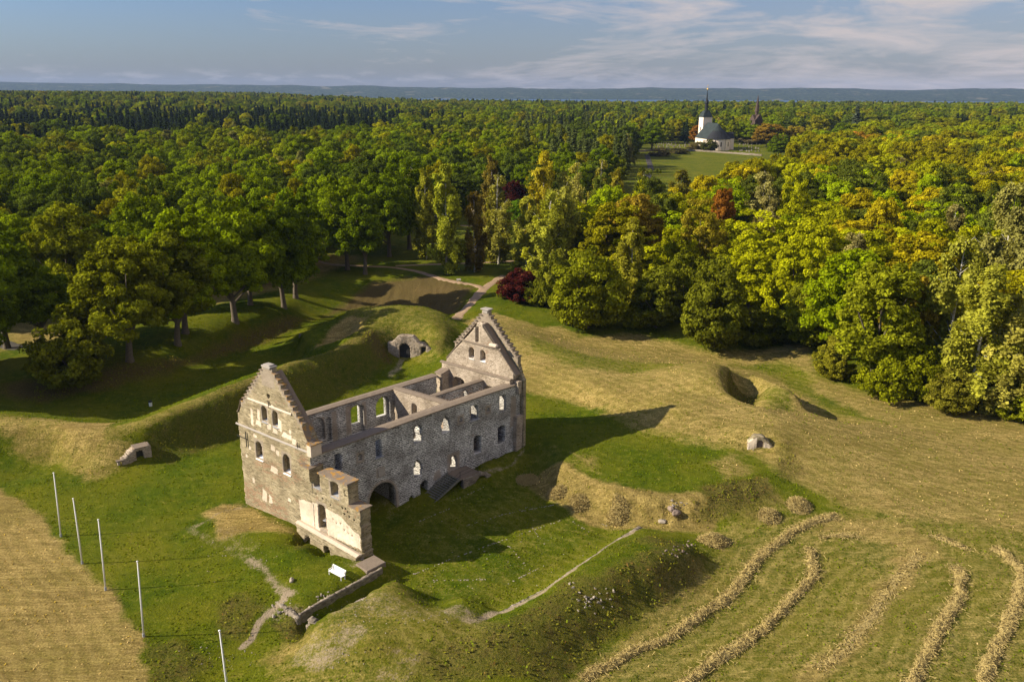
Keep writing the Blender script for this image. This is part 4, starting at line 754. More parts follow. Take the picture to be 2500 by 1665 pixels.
# ---- wooden stair, landing, rail
st = MB(); s_a, s_b, zb, zt = 15.9, 20.3, -.25, 1.55; N_ST = 13
for i in range(N_ST):
    t = (i+.5)/N_ST; st.box((s_a+(s_b-s_a)*t, -1.45, zb+(zt-zb)*t+.05), (.29, 2.3, .05))
mbp(st, 'stair_treads', M['wood_stair'], F0, LV)
for y in (-.25, -2.65):
    mbp(MB().prism([Vector((s_a-.25, y, zb-.1)), Vector((s_a, y, zb+.18)), Vector((s_b, y, zt+.2)), Vector((s_b, y, zt-.15))], (0, -.1, 0)), 'stair_stringer', M['wood_stair'], F0, LV)
mbp(MB().box((21.9, -1.5, 1.5), (3.4, 2.6, .2)), 'stair_landing', M['coping'], F0, LV)
rl = MB(); pts = [(16.1, -2.72, zb), (18.2, -2.72, zb+(zt-zb)*.5), (20.3, -2.72, zt), (23.5, -2.72, zt), (23.5, -.2, zt)]
for p in pts: rl.cyl(p, (p[0], p[1], p[2]+1.05), .03, seg=6)
for a, b in zip(pts[:-1], pts[1:]):
    for h in (.55, 1.05): rl.cyl((a[0], a[1], a[2]+h), (b[0], b[1], b[2]+h), .022, seg=6)
mbp(rl, 'stair_railing', M['iron'], F0, LV)
# stone cave arch under the landing
wallp('cellar_vault', F0-(-WV)*0+np.array(WV)*3.0, LV, 5.0, .6, lambda s: 1.45-.9*sst(s, 23.4, 25.6), [Op(22.3, 24.7, -1.6, .95, 'arch')], M['rubble'], s0=20.4, bot=-1.2, seed=16, rag=.1)
mbp(MB().box((23.4, -1.5, -.3), (2.6, .3, 2.4)), 'cellar_shade_panel', M['iron'], F0, LV)  # black sheet behind the arch, the cellar's darkness given as colour

# ------------------------------------------------------------------ small ruins in the ramparts
def bothalf(u, v, z): q = un(u, v, z); return q[:2]
def ruin(name, label, cat, pa, pb, thick, top, ops, mat='rubble', bot=-1.5, seed=30, parts=None, **k):
    "wall through two plan points a -> b; the seen face is to the right of a -> b"
    a = np.array(pa[:2]); b = np.array(pb[:2]); e = empty(name, (a[0], a[1], 0), label=label, cat=cat)
    o = stonewall('wall', None, a, b-a, float(np.linalg.norm(b-a)), thick, top, ops, M[mat], bot=bot, seed=seed, **k)
    o.parent = e; o.location = (0, 0, 0); o.name = 'wall'; return e, o
# cellar mouth in the big mound
pa, pb = un(948, 870, .6), un(1068, 872, 1.0)
e1, w1 = ruin('cellar_portal', 'rubble stone cellar front with dark round arch, set in the big mound', 'stone portal', pa, pb, 1.4,
     lambda s: 3.4+1.5*sst(s, .5, 2.5)-1.4*sst(s, 4.8, 6.5)-.9*sst(s, 6.5, 9), [Op(2.2, 4.5, -1.5, 3.4, 'arch'), Op(6.6, 7.6, .5, 2.9, 'flat')], seed=31, rag=.09, bot=-1, mat='pale')
ang = w1.rotation_euler.z
def sub(mb, name, mat, e, ang, **k): o = mb.build(name, mat, e, **k); o.rotation_euler = (0, 0, ang); return o
sub(MB().box((3.3, .5, 1.4), (2.6, .2, 4.2)), 'shade_panel', M['iron'], e1, ang); sub(MB().box((7.1, .4, 1.6), (1.2, .2, 2.8)), 'shade_panel', M['iron'], e1, ang)  # black plates close both openings, their colour standing in for the darkness inside
# small arched cellar front at the foot of the left rampart
pa, pb = un(300, 1138, 0.), un(372, 1120, 0.)
e2, w2 = ruin('cellar_portal', 'small grey stone cellar front with arched opening at the foot of the left grass bank', 'stone portal', pa, pb, 1.6,
     lambda s: .9+1.2*sst(s, 0, 2.2), [Op(1.9, 2.9, -1, 1.75, 'arch', d1=.6)], seed=32, rag=.04, bot=-.6, layers=[0, .6, 1], mat='pale')
sub(MB().box((2.4, .45, .6), (1.2, .1, 2.4)), 'shade_panel', M['iron'], e2, w2.rotation_euler.z); sub(MB().box((2.7, .7, 2.12), (1.9, 1.7, .12)).box((-.3, .3, .8), (.9, .6, .12)), 'cap_slab', M['coping'], e2, w2.rotation_euler.z, jit=.05); sub(MB().box((-.45, .2, .2), (.3, .3, .9)), 'post', M['stone'], e2, w2.rotation_euler.z, jit=.03)  # first box: black plate painting the shade inside the arch
# walled front with the plank door, right
pa, pb = un(1824, 1100, 2.6), un(1889, 1102, 2.7)
e3, w3 = ruin('cellar_portal', 'pale stone front with an arched plank door in the straw-coloured slope', 'stone portal', pa, pb, 1.0,
     lambda s: 3.9+.9*sst(s, 0, 1.0)-1.5*sst(s, 1.7, 3.8), [Op(1.25, 2.1, 1, 4.25, 'arch')], mat='tan', seed=33, rag=.05, bot=1.8, plaster=[[(0, 2), (1.2, 2), (1.2, 4.6), (0, 4.3)], [(2.2, 2), (3.4, 2), (3.0, 3.6), (2.2, 4.1)]])
d3 = MB()
for i in range(5): d3.box((1.34+i*.17, .15, 3.2), (.155, .06, 2.0))
sub(d3.box((1.68, .22, 3.9), (.9, .05, .6)), 'plank_door', M['wood_dark'], e3, w3.rotation_euler.z); sub(MB().box((.85, -.2, 3.2), (.09, .09, 1.1), rot=Matrix.Rotation(R(12), 3, 'Y')), 'prop_board', M['stone'], e3, w3.rotation_euler.z)
# fragments of revetment
ruin('revetment_wall', 'rubble stone corner of the rampart sticking out above the shaded moat on the left', 'stone wall', un(732, 850, -.6), un(776, 876, -.6), .9, lambda s: 2.5-.25*s+(fbm(s, s, 1, 3, 4)-.5)*.5, [], seed=34, rag=.12, bot=-1.6)
ruin('revetment_wall', 'short grey stone wall end under the right bastion corner, in its own shade', 'stone wall', un(1908, 998, 2.4), un(1943, 1002, 1.6), .8, lambda s: 2.9+.3*sst(s, 0, 2), [], seed=35, rag=.1, bot=-.5)
# retaining wall of the bench terrace and its return
ptsr = [un(a, b, c)[:2] for a, b, c in RWALL]
e4 = empty('terrace_wall', (*ptsr[0], 0), label='long low retaining wall along the ditch below the white bench', cat='retaining wall')
def chain(e, pts, tops, mat, thick, seed, bot=-1.8, rag=.07, name='wall', cop=None):
    e0 = np.array(e.location[:2])
    for i in range(len(pts)-1):
        a = np.array(pts[i]); b = np.array(pts[i+1]); ln = float(np.linalg.norm(b-a)); t0, t1 = tops[i], tops[i+1]
        o = stonewall(name, e, a-e0, b-a, ln+.1, thick, lambda s, t0=t0, t1=t1, ln=ln: t0+(t1-t0)*s/ln+(fbm(s+a[0], s*0, .8, 2, seed)-.5)*.12, [], M[mat], bot=bot, seed=seed+i, rag=rag, layers=[0, 1])
        if cop:
            c = strip_coping('coping', e, a-e0, b-a, [(0, t0-.02), (ln+.05, t1-.02)], -.08, thick+.08, .1, M[cop])
chain(e4, ptsr, [.50, .60, .66, .73, .90], 'rubble', .35, 40)
chain(e4, [un(672, 1464, .5)[:2], ptsr[0]], [.25, .50], 'rubble', .45, 46, rag=.12)
s5 = MB().box((0, 0, 0), (2.6, 2.2, 1.9), rz=R(47)); o = s5.build('end_block', M['coping'], e4, bevel=.08, jit=.05); q = un(905, 1372, 1.0); o.location = (q[0]-e4.location.x, q[1]-e4.location.y, .0)
e5 = empty('ditch_wall', (*un(752, 1512, 2)[:2], 0), label='stone end wall of the grassy mound across the ditch from the bench terrace', cat='retaining wall')
p0 = un(752, 1512, 2)[:2]; p1 = un(800, 1545, 1.2)[:2]; chain(e5, [p0, p1], [2.0, 1.5], 'rubble', .6, 50, bot=-1)
chain(e5, [un(*q)[:2]+np.array([-.2, .15]) for q in MEDGE[::-1]], [q[2]-.65 for q in MEDGE[::-1]], 'rubble', .5, 54)
pw = [un(*q)[:2] for q in WALLTOP[:-1]]
e6 = empty('courtyard_wall', (*pw[0], 0), label='low curved stone wall edging the courtyard, its pale top running along the brown mound', cat='retaining wall')
chain(e6, pw[::-1], [q[2]+.02 for q in WALLTOP[:-1]][::-1], 'rubble', .42, 60, bot=-1)
chain(e6, [un(1185, 1512, 1)[:2], un(1052, 1478, 1)[:2]][::1], [1, .9], 'rubble', .4, 70, bot=-1)

# ------------------------------------------------------------------ flagpoles
POLES = [(149, 1309, 131, 1156), (201, 1376, 177, 1220), (258, 1440, 240, 1270), (351, 1553, 340, 1372)]
names = ['second white flagpole counted from the far end', 'third white flagpole from the far end, between its two neighbours', 'fourth white flagpole from the far end, beside the straw field corner']
labs = ['farthest of the five white flagpoles along the straw field', 'white flagpole second from the far end of the row', 'middle one of the five white flagpoles', 'white flagpole second from the near end of the row', 'nearest white flagpole, its foot outside the bottom of the photo']
top5 = un(536, 1541, 8.0+.0); plist = [(un(a, b, 0), un(c, d, 8.0)) for a, b, c, d in POLES]+[(np.array([top5[0]+.15, top5[1], -.2]), top5)]
for i, (bp_, tp_) in enumerate(plist):
    z0 = sz(bp_[0], bp_[1]); e = empty('flagpole', (bp_[0], bp_[1], z0), label=labs[i], cat='flagpole', group='flagpoles along the field edge')
    lx, ly = float(tp_[0]-bp_[0]), float(tp_[1]-bp_[1]); lx = max(-.35, min(.35, lx)); ly = max(-.3, min(.3, ly))
    MB().cyl((0, 0, 0), (lx, ly, 8-z0), .085, .045, 10).build('pole', M['white'], e, smooth=True)
    MB().sph((lx, ly, 8.08-z0), .10, 2, (1, 1, .8)).build('finial', M['white'], e, smooth=True); MB().cyl((0, 0, -.1), (0, 0, .35), .13, .12, 10).build('foot_collar', M['lead'], e)
    MB().cyl((.1, 0, 1.0), (.1, 0, 1.3), .03, .03, 6).build('cleat', M['lead'], e); MB().cyl((.14, 0, 1.2), (lx+.10, ly, 7.9-z0), .012, .012, 5).build('halyard', M['lead'], e)
# ------------------------------------------------------------------ bench
q1, q2 = gp(803, 1398), gp(835, 1418); bc = gp(822, 1408)
be = empty('park_bench', tuple(bc), R(-38)+0, label='white slatted bench on the grass terrace below the plastered wall', cat='bench')
def bb(nm, *bx):
    m = MB()
    for c, s_ in bx: m.box(c, s_)
    return m.build(nm, M['white'], be, bevel=.006)
bb('seat', *[((0, -.18+i*.115, .45), (2.1, .095, .035)) for i in range(5)])
bb('backrest', *[((0, .34+i*.035, .56+i*.12), (2.1, .03, .10)) for i in range(4)])
for x in (-.95, .95):
    bb('leg', ((x, -.2, .22), (.06, .06, .45))); bb('leg', ((x, .3, .45), (.06, .07, .95))); bb('armrest', ((x, .02, .68), (.07, .55, .04)), ((x, -.2, .57), (.05, .05, .22)))
# ------------------------------------------------------------------ litter bin on the slope behind the rampart
q = gp(368, 991); be2 = empty('litter_bin', tuple(q), label='small black and white litter bin on the grass behind the left rampart', cat='litter bin')
MB().cyl((0, 0, 0), (0, 0, .75), .26, .28, 14).build('bin_body', M['white'], be2); MB().cyl((0, 0, .68), (0, 0, .95), .31, .27, 14).build('bin_hood', M['iron'], be2)
# small info board by the path
q = gp(1120, 691); be3 = empty('info_board', tuple(q), R(20), label='small pale information board beside the path fork', cat='information board')
MB().box((0, 0, .95), (1.1, .7, .05), rot=Matrix.Rotation(R(25), 3, 'X')).build('board', M['niche'], be3)
for x in (-.4, .4): MB().box((x, 0, .45), (.07, .07, .9)).build('post', M['lead'], be3)

# ------------------------------------------------------------------ hay
def haymat():
    m, t, b = newmat('hay', 1., .05); tc = N(t, 'ShaderNodeTexCoord').outputs['Object']
    f = noise(t, mapping(t, tc, sc=(3, 9, 5), rot=(0, 0, .5)), 1.6, 6, .75, 1.2)
    L(t, ramp(t, f, [(.28, (.16, .12, .040)), (.5, (.38, .295, .115)), (.72, (.60, .48, .20))]), b.inputs['Base Color'])
    bp = N(t, 'ShaderNodeBump'); bp.inputs['Strength'].default_value = 1; bp.inputs['Distance'].default_value = .07; L(t, f, bp.inputs['Height']); L(t, bp.outputs[0], b.inputs['Normal']); return m
M['hay'] = haymat()
def blades(cs, ns, ln=.45, wd=.05, rs=None):
    n_ = len(cs); d = rs.normal(size=(n_, 3)); d[:, 2] = d[:, 2]*.35; d /= np.linalg.norm(d, axis=1)[:, None]
    s = np.cross(d, rs.normal(size=(n_, 3))); s /= np.linalg.norm(s, axis=1)[:, None]; l_ = ln*(.5+rs.random((n_, 1)))
    V = np.stack([cs-d*l_/2-s*wd/2, cs+d*l_/2-s*wd/2, cs+d*l_/2+s*wd/2, cs-d*l_/2+s*wd/2], 1).reshape(-1, 3)
    return V, np.arange(n_*4).reshape(-1, 4)
def windrow(line, width, hh, label, seed, nbl=2600):
    rs = np.random.default_rng(seed); pts = [gp(*p) for p in line]; path = []
    for a, b in zip(pts[:-1], pts[1:]):
        n_ = max(2, int(np.linalg.norm(b-a)/.22)); path += [a+(b-a)*i/n_ for i in range(n_)]
    path = np.array(path); k = np.ones(9)/9; sm = path.copy()
    if len(path) > 24:
        for c in (0, 1): sm[:, c] = np.convolve(np.pad(path[:, c], 4, mode='edge'), k, 'valid')
    path = sm; tg = np.gradient(path[:, :2], axis=0); tg /= np.linalg.norm(tg, axis=1)[:, None]+1e-9; nn = np.stack([-tg[:, 1], tg[:, 0]], 1)
    arc = np.arange(len(path))*.22; m = 15; us = np.linspace(-1, 1, m)
    wd = width*(.30+.58*fbm(arc, arc*0+seed, 2.2, 3, seed)); endf = np.clip(np.minimum(arc, arc[-1]-arc)/1.5, .15, 1); off = (fbm(arc, arc*0+seed+5, 3, 3, seed+2)-.5)*.8
    A_, U_ = np.meshgrid(arc, us, indexing='ij'); cl_ = fbm(A_*1.0, U_*1.3+seed*3, .75, 4, seed+7)
    prof = np.maximum(0, 1-np.abs(us)**2.2)[None, :]*hh*.62*(.1+1.7*cl_)*endf[:, None]
    X = path[:, None, 0]+nn[:, None, 0]*(U_*wd[:, None]/2+off[:, None]); Y = path[:, None, 1]+nn[:, None, 1]*(U_*wd[:, None]/2+off[:, None])
    Z = np.array([sz(a, b) for a, b in zip(X.ravel(), Y.ravel())]).reshape(X.shape)-.06+prof
    V = np.stack([X, Y, Z], -1).reshape(-1, 3); n1 = len(arc); i_ = (np.arange(n1-1)[:, None]*m+np.arange(m-1)[None, :]).ravel()
    Fq = np.stack([i_, i_+m, i_+m+1, i_+1], 1)
    nb = int(nbl*1.5*len(arc)/150); pk = rs.integers(0, len(V), nb); sp = np.where(rs.random((nb, 1)) < .22, .5, .14); cs = V[pk]+rs.normal(size=(nb, 3))*np.concatenate([sp, sp, sp*0+.04], 1)+np.array([0, 0, .05]); BV, BF = blades(cs, None, .42, .05, rs)
    c0 = path[len(path)//2]; V = np.concatenate([V, BV])-c0; Fq = np.concatenate([Fq, BF+n1*m]); o = mesh_np('hay_windrow', V, Fq, M['hay']); o.location = tuple(c0); return tag(o, label, 'hay row', 'rows of raked hay on the mown field')
windrow([(2051,1259),(1993,1272),(1940,1293),(1887,1330),(1850,1357),(1813,1415),(1786,1447),(1728,1495),(1653,1543),(1579,1580),(1515,1606),(1462,1638),(1420,1665)], 1.9, .62, 'longest hay row, curving along the foot of the brown mound', 1)
windrow([(1972,1336),(1985,1368),(1985,1405),(1940,1452),(1908,1490),(1860,1537),(1807,1575),(1744,1617),(1685,1660),(1640,1690)], 1.9, .62, 'second hay row from the brown mound, hooked at its upper end', 2)
windrow([(2322,1378),(2354,1405),(2343,1458),(2306,1516),(2274,1575),(2242,1628),(2215,1690)], 2.1, .62, 'broad hay row right of the flattened straw strip', 3)
windrow([(2418,1336),(2471,1362),(2497,1400),(2476,1468),(2455,1532),(2428,1606),(2395,1690)], 2.1, .6, 'hay row nearest the right edge of the photo', 4)
windrow([(2274,1304),(2312,1322),(2375,1346)], 1.9, .35, 'short flat hay row at the top of the mown field', 5, 2000)
windrow([(1998,1318),(2046,1303),(2105,1311)], 1.3, .22, 'thin arched wisp of hay above the hooked row', 6, 1600)
windrow([(2250,1344),(2225,1375),(2184,1415),(2150,1470),(2120,1521),(2080,1560),(2046,1590),(1993,1643)], 2.2, .12, 'flattened straw strip between the hay rows', 7, 1500)
def haypile(u, v, r, h, label, seed):
    rs = np.random.default_rng(seed); c = gp(u, v); n_ = 26; V = []
    for i in range(n_):
        for j in range(n_):
            x = (i/(n_-1)-.5)*2.2*r; y = (j/(n_-1)-.5)*2.2*r; V.append((x, y))
    V = np.array(V); d = np.hypot(V[:, 0], V[:, 1])/r*(.85+.35*fbm(V[:, 0]+seed*9, V[:, 1], .8, 3, seed)); zz = h*.72*np.clip(1-d**1.6, -.15, 1)*(.6+.8*fbm(V[:, 0]+seed, V[:, 1], .5, 3, seed+3))
    zg = np.array([sz(c[0]+a, c[1]+b) for a, b in V])-c[2]; V3 = np.stack([V[:, 0], V[:, 1], zg+zz-.04], 1); i_ = (np.arange(n_-1)[:, None]*n_+np.arange(n_-1)[None, :]).ravel()
    Fq = np.stack([i_, i_+n_, i_+n_+1, i_+1], 1); pk = np.where(d < 1.05)[0]; pk = rs.choice(pk, 2200); BV, BF = blades(V3[pk]+rs.normal(size=(2200, 3))*np.array([.12, .12, .05])+np.array([0, 0, .05]), None, .5, .045, rs)
    o = mesh_np('hay_pile', np.concatenate([V3, BV]), np.concatenate([Fq, BF+n_*n_]), M['hay']); o.location = tuple(c); tag(o, label, 'hay pile', 'small piles of hay')
haypile(1742, 1322, 1.75, 1.25, 'largest hay pile, beside the upper end of the brown mound', 11); haypile(1880, 1262, 1.2, .95, 'round hay pile left of the top of the longest hay row', 12)
haypile(1950, 1236, 1.45, 1.1, 'hay pile highest up the slope, near the tan hillside', 13); haypile(1412, 1230, 1.1, .75, 'middle one of three hay piles along the foot of the green platform', 14)
haypile(1508, 1259, 1.25, .75, 'hay pile close to the two boulders', 15); haypile(1360, 1203, 1.1, .6, 'hay pile at the tip of the castle shadow', 16); haypile(1288, 1172, 1.4, .35, 'flat hay pile lying in the castle shadow', 17)
# ------------------------------------------------------------------ stones
def stone(u, v, r, label, mat='stone', name='stone', group=None, flat=.6, seed=0, cat='stone'):
    c = gp(u, v); bm = bmesh.new(); bmesh.ops.create_icosphere(bm, subdivisions=2, radius=r); rs = random.Random(seed+int(u*7+v))
    a, b_, sc = rs.random()*6, rs.random()*6, (rs.uniform(.8, 1.4), rs.uniform(.7, 1.1), flat*rs.uniform(.8, 1.2))
    for w_ in bm.verts:
        k = 1+.22*math.sin(w_.co.x*4/r+a)*math.cos(w_.co.y*3/r+b_)+rs.uniform(-.08, .08); w_.co = Vector((w_.co.x*sc[0]*k, w_.co.y*sc[1]*k, w_.co.z*sc[2]*k))
    me = bpy.data.meshes.new(name); bm.to_mesh(me); bm.free(); me.materials.append(M[mat]); o = link(bpy.data.objects.new(name, me)); o.location = (c[0], c[1], c[2]+r*flat*.35); o.rotation_euler = (0, 0, rs.random()*6); return tag(o, label, cat, group)
stone(1638, 1250, .48, 'left of the two round brown boulders at the end of the courtyard wall', 'boulder', 'boulder', flat=.85, cat='boulder'); stone(1650, 1254, .5, 'right of the two round brown boulders at the end of the courtyard wall', 'boulder', 'boulder', flat=.8, cat='boulder')
stone(1617, 1274, .5, 'flat pale boulder where the curved courtyard wall ends', 'stone', 'boulder', flat=.45, cat='boulder')
stone(712, 1418, .3, 'single pale stone on the terrace grass left of the bench', 'stone', flat=.8)
rs = random.Random(3)
def scatter(name, cx_, cy_, sx_, sy_, n_, r0, r1, label, mat='stone', seed=1):
    "uncountable rubble: one object"
    rr = random.Random(seed); bm = bmesh.new()
    for i in range(int(n_*.6)):
        u = rr.gauss(cx_, sx_); v = rr.gauss(cy_, sy_); c = gp(u, v); r = rr.uniform(r0, r1)*rr.uniform(.35, .9)
        ret = bmesh.ops.create_icosphere(bm, subdivisions=1, radius=r, matrix=Matrix.Translation((c[0], c[1], c[2]+r*.15)) @ Matrix.Rotation(rr.random()*6, 4, (rr.random(), rr.random(), 1)) @ Matrix.Diagonal((1.3, rr.uniform(.6, 1), .55, 1)))
        for w_ in ret['verts']: w_.co += Vector((rr.uniform(-.2, .2)*r, rr.uniform(-.2, .2)*r, rr.uniform(-.2, .2)*r))
    me = bpy.data.meshes.new(name); bm.to_mesh(me); bm.free(); me.materials.append(M[mat]); o = link(bpy.data.objects.new(name, me)); return tag(o, label, 'rubble', kind='stuff')
scatter('rubble', 1450, 1468, 30, 16, 70, .1, .28, 'grey rubble stones spilled down the brown mound', seed=2); scatter('rubble', 1398, 1427, 8, 6, 9, .15, .35, 'few pale stones near the curved wall', seed=3)
scatter('rubble', 1665, 1342, 26, 12, 46, .1, .3, 'dark and pale rubble on the upper end of the brown mound', 'boulder', seed=4); scatter('rubble', 1652, 1232, 10, 8, 26, .1, .3, 'rubble spill above the two boulders', seed=5)
scatter('rubble', 795, 1454, 12, 5, 22, .15, .3, 'heap of flat stones on the terrace edge', seed=6); scatter('rubble', 700, 1488, 18, 10, 44, .12, .33, 'broken masonry at the terrace corner', seed=7)
scatter('rubble', 600, 1350, 70, 28, 60, .05, .14, 'small stones in the worn grass', seed=8); scatter('rubble', 890, 1366, 14, 4, 26, .12, .3, 'crumbled stones at the foot of the parapet wall', seed=9)
scatter('rubble', 560, 1610, 50, 18, 70, .05, .13, 'small stones at the foot of the nearest slope', seed=10); scatter('rubble', 880, 1500, 55, 22, 160, .04, .11, 'shards on the bare top of the near mound', seed=12)
scatter('rubble', 830, 1580, 40, 24, 110, .04, .11, 'shards on the bare slope of the near mound', seed=13); scatter('rubble', 1045, 1500, 35, 12, 70, .04, .12, 'shards near the notch of the near mound', seed=14)
# foundation lines of flush stones in the courtyard
rr = random.Random(5); bm = bmesh.new()
LINES = [((1010,1402),(1100,1365)),((1100,1365),(1240,1315)),((1240,1315),(1370,1270)),((1245,1253),(1375,1228)),((1140,1283),(1300,1235)),((1205,1360),(1160,1332)),((1060,1417),(1200,1415)),((1240,1330),(1300,1400)),((1300,1290),(1330,1330)),((1400,1275),(1440,1300)),((1470,1280),(1490,1286)),((1240,1425),(1330,1380)),((1180,1190),(1100,1225)),((1020,1275),(1100,1240))]
for (a, b), (c, d) in LINES:
    n_ = int(math.hypot(c-a, d-b)/3.6)
    for i in range(n_):
        if rr.random() < .5: continue
        t = i/n_; q = gp(a+(c-a)*t+rr.gauss(0, .8), b+(d-b)*t+rr.gauss(0, .6)); r = rr.uniform(.09, .2)
        bmesh.ops.create_icosphere(bm, subdivisions=1, radius=r*.62, matrix=Matrix.Translation((q[0], q[1], q[2]+.03)) @ Matrix.Rotation(rr.random()*6, 4, 'Z') @ Matrix.Diagonal((1.2, .8, .3, 1)))
for i in range(60):
    q = gp(rr.uniform(1050, 1560), rr.uniform(1270, 1440)); r = rr.uniform(.04, .09)
    if q[2] > .1: continue
    bmesh.ops.create_icosphere(bm, subdivisions=1, radius=r, matrix=Matrix.Translation((q[0], q[1], q[2]+.01)) @ Matrix.Diagonal((1.2, .8, .35, 1)))
me = bpy.data.meshes.new('foundation_stones'); bm.to_mesh(me); bm.free(); me.materials.append(M['stone']); tag(link(bpy.data.objects.new('foundation_stones', me)), 'rows of flush pale stones in the courtyard grass', 'stones', kind='stuff')

# ------------------------------------------------------------------ paths and road (draped strips)
def drape(name, line, width, mat, z=1.5, lift=.05, world=False, step=1.0, wob=.35):
    pts = [np.array(p, float) if world else gp(*p)[:2] for p in line]; path = []
    for a, b in zip(pts[:-1], pts[1:]):
        n_ = max(1, int(np.linalg.norm(b-a)/step)); path += [a+(b-a)*i/n_ for i in range(n_)]
    path.append(pts[-1]); path = np.array(path); 
    if len(path) > 9:
        k = np.ones(5)/5
        for c in (0, 1): path[:, c] = np.convolve(np.pad(path[:, c], 2, mode='edge'), k, 'valid')
    tg = np.gradient(path, axis=0); tg /= np.linalg.norm(tg, axis=1)[:, None]; nn = np.stack([-tg[:, 1], tg[:, 0]], 1); arc = np.arange(len(path))*step
    V = []; m = 7
    for i, (p, n_) in enumerate(zip(path, nn)):
        w_ = width*(1+(float(fbm(arc[i], 0, 2.5, 3, 5))-.5)*wob*2)
        for u in np.linspace(-.5, .5, m): q = p+n_*u*w_; V.append((q[0], q[1], sz(q[0], q[1])+lift*(1 if abs(u) < .49 else -2)))
    i_ = (np.arange(len(path)-1)[:, None]*m+np.arange(m-1)[None, :]).ravel(); o = mesh_np(name, V, np.stack([i_, i_+m, i_+m+1, i_+1], 1), M[mat], smooth=True); return tag(o, kind='structure')
drape('path', [(1112, 782), (1128, 760), (1150, 740), (1178, 708), (1205, 688), (1235, 672)], 3.0, 'dirt', lift=.06)
drape('path', [(1180, 706), (1165, 697), (1120, 690), (1080, 682), (1020, 663), (960, 653), (880, 650), (800, 645), (770, 635)], 2.1, 'dirt', lift=.09)
drape('path', [(960, 650), (1060, 646), (1180, 642), (1270, 637)], 1.7, 'dirt', lift=.12)
drape('road', [(60, 850), (-20, 835), (-100, 800)], 5, 'asphalt', lift=.08)
drape('path', [(1120, 551), (1220, 556), (1310, 565)], 2.2, 'dirt', lift=.1)
drape('road', [(20, 265), (36, 330), (62, 405), (84, 520), (100, 640)], 4.6, 'asphalt', world=True, lift=.15, step=4, wob=.02)

# ------------------------------------------------------------------ rough growth on the banks
def growth(name, label, arr, lo, dens, size, tint, seed, hgt_=.18, pick=None):
    rs = np.random.default_rng(seed); k = np.where(near & (arr > lo) & (gy > 56) & (gy < 190) & (gx > -80) & (gx < 92))[0]
    cl_ = fbm(gx[k], gy[k], 1.5, 3, seed); w_ = np.clip((arr[k]-lo)*2.2, 0, 1)*np.clip((cl_-.34)*3.2, 0, 1); n_ = int(dens*.42*.42*w_.sum()); pk = rs.choice(k, n_, p=w_/w_.sum())
    x = gx[pk]+rs.uniform(-.3, .3, n_); y = gy[pk]+rs.uniform(-.3, .3, n_); z = np.array([sz(a, b) for a, b in zip(x, y)]); hh = (fbm(x, y, .9, 3, seed+4))*hgt_*2
    c = np.stack([x, y, z+hh*rs.random(n_)+.02], 1); nn = rs.normal(size=(n_, 3))*.8; nn[:, 2] = np.abs(nn[:, 2])+.4; nn /= np.linalg.norm(nn, axis=1)[:, None]
    V, Fq = leafquads(c, nn, np.full(n_, size), rs, .5, .6); me = crown_mesh(name, V, Fq, np.clip(.15+.7*fbm(x, y, .7, 3, seed+8)+rs.normal(size=n_)*.13, 0, .95), M['leaf']); o = link(bpy.data.objects.new(name, me)); o['tint'] = list(tint); return tag(o, label, kind='stuff')

# ------------------------------------------------------------------ trees
def leafquads(cen, nor, size, rs, jit=.55, asp=1.0):
    n_ = len(cen); nn = nor+rs.normal(size=(n_, 3))*jit; nn /= np.linalg.norm(nn, axis=1)[:, None]+1e-9
    a = np.cross(nn, rs.normal(size=(n_, 3))); a /= np.linalg.norm(a, axis=1)[:, None]+1e-9; b = np.cross(nn, a)
    s = (size*(.6+.8*rs.random(n_)))[:, None]*.5
    V = np.stack([cen-a*s-b*s*asp, cen+a*s*.9-b*s*asp*.7, cen+a*s+b*s*asp, cen-a*s*.8+b*s*asp*.8], 1).reshape(-1, 3)
    return V, np.arange(4*n_).reshape(-1, 4)
def limb(bm, p, q, r1, r2, seg=6):
    a = Vector(p); b = Vector(q); d = b-a
    bmesh.ops.create_cone(bm, cap_ends=False, segments=seg, radius1=r1, radius2=r2, depth=d.length, matrix=Matrix.Translation((a+b)/2) @ d.to_track_quat('Z', 'Y').to_matrix().to_4x4())
def crown_mesh(name, V, Fq, leaf, mat):
    me = bpy.data.meshes.new(name); V = np.asarray(V, np.float32); Fq = np.asarray(Fq, np.int32)
    me.vertices.add(len(V)); me.vertices.foreach_set('co', V.ravel()); me.loops.add(Fq.size); me.loops.foreach_set('vertex_index', Fq.ravel())
    me.polygons.add(len(Fq)); me.polygons.foreach_set('loop_start', np.arange(0, Fq.size, 4, dtype=np.int32)); me.polygons.foreach_set('loop_total', np.full(len(Fq), 4, np.int32)); me.update(calc_edges=True)
    a = me.attributes.new('leaf', 'FLOAT', 'FACE'); a.data.foreach_set('value', np.asarray(leaf, np.float32)); me.materials.append(mat); return me
def trunk_mesh(name, segs, mat):
    bm = bmesh.new()
    for s_ in segs: limb(bm, *s_)
    me = bpy.data.meshes.new(name); bm.to_mesh(me); bm.free()
    for p in me.polygons: p.use_smooth = True
    me.materials.append(mat); return me
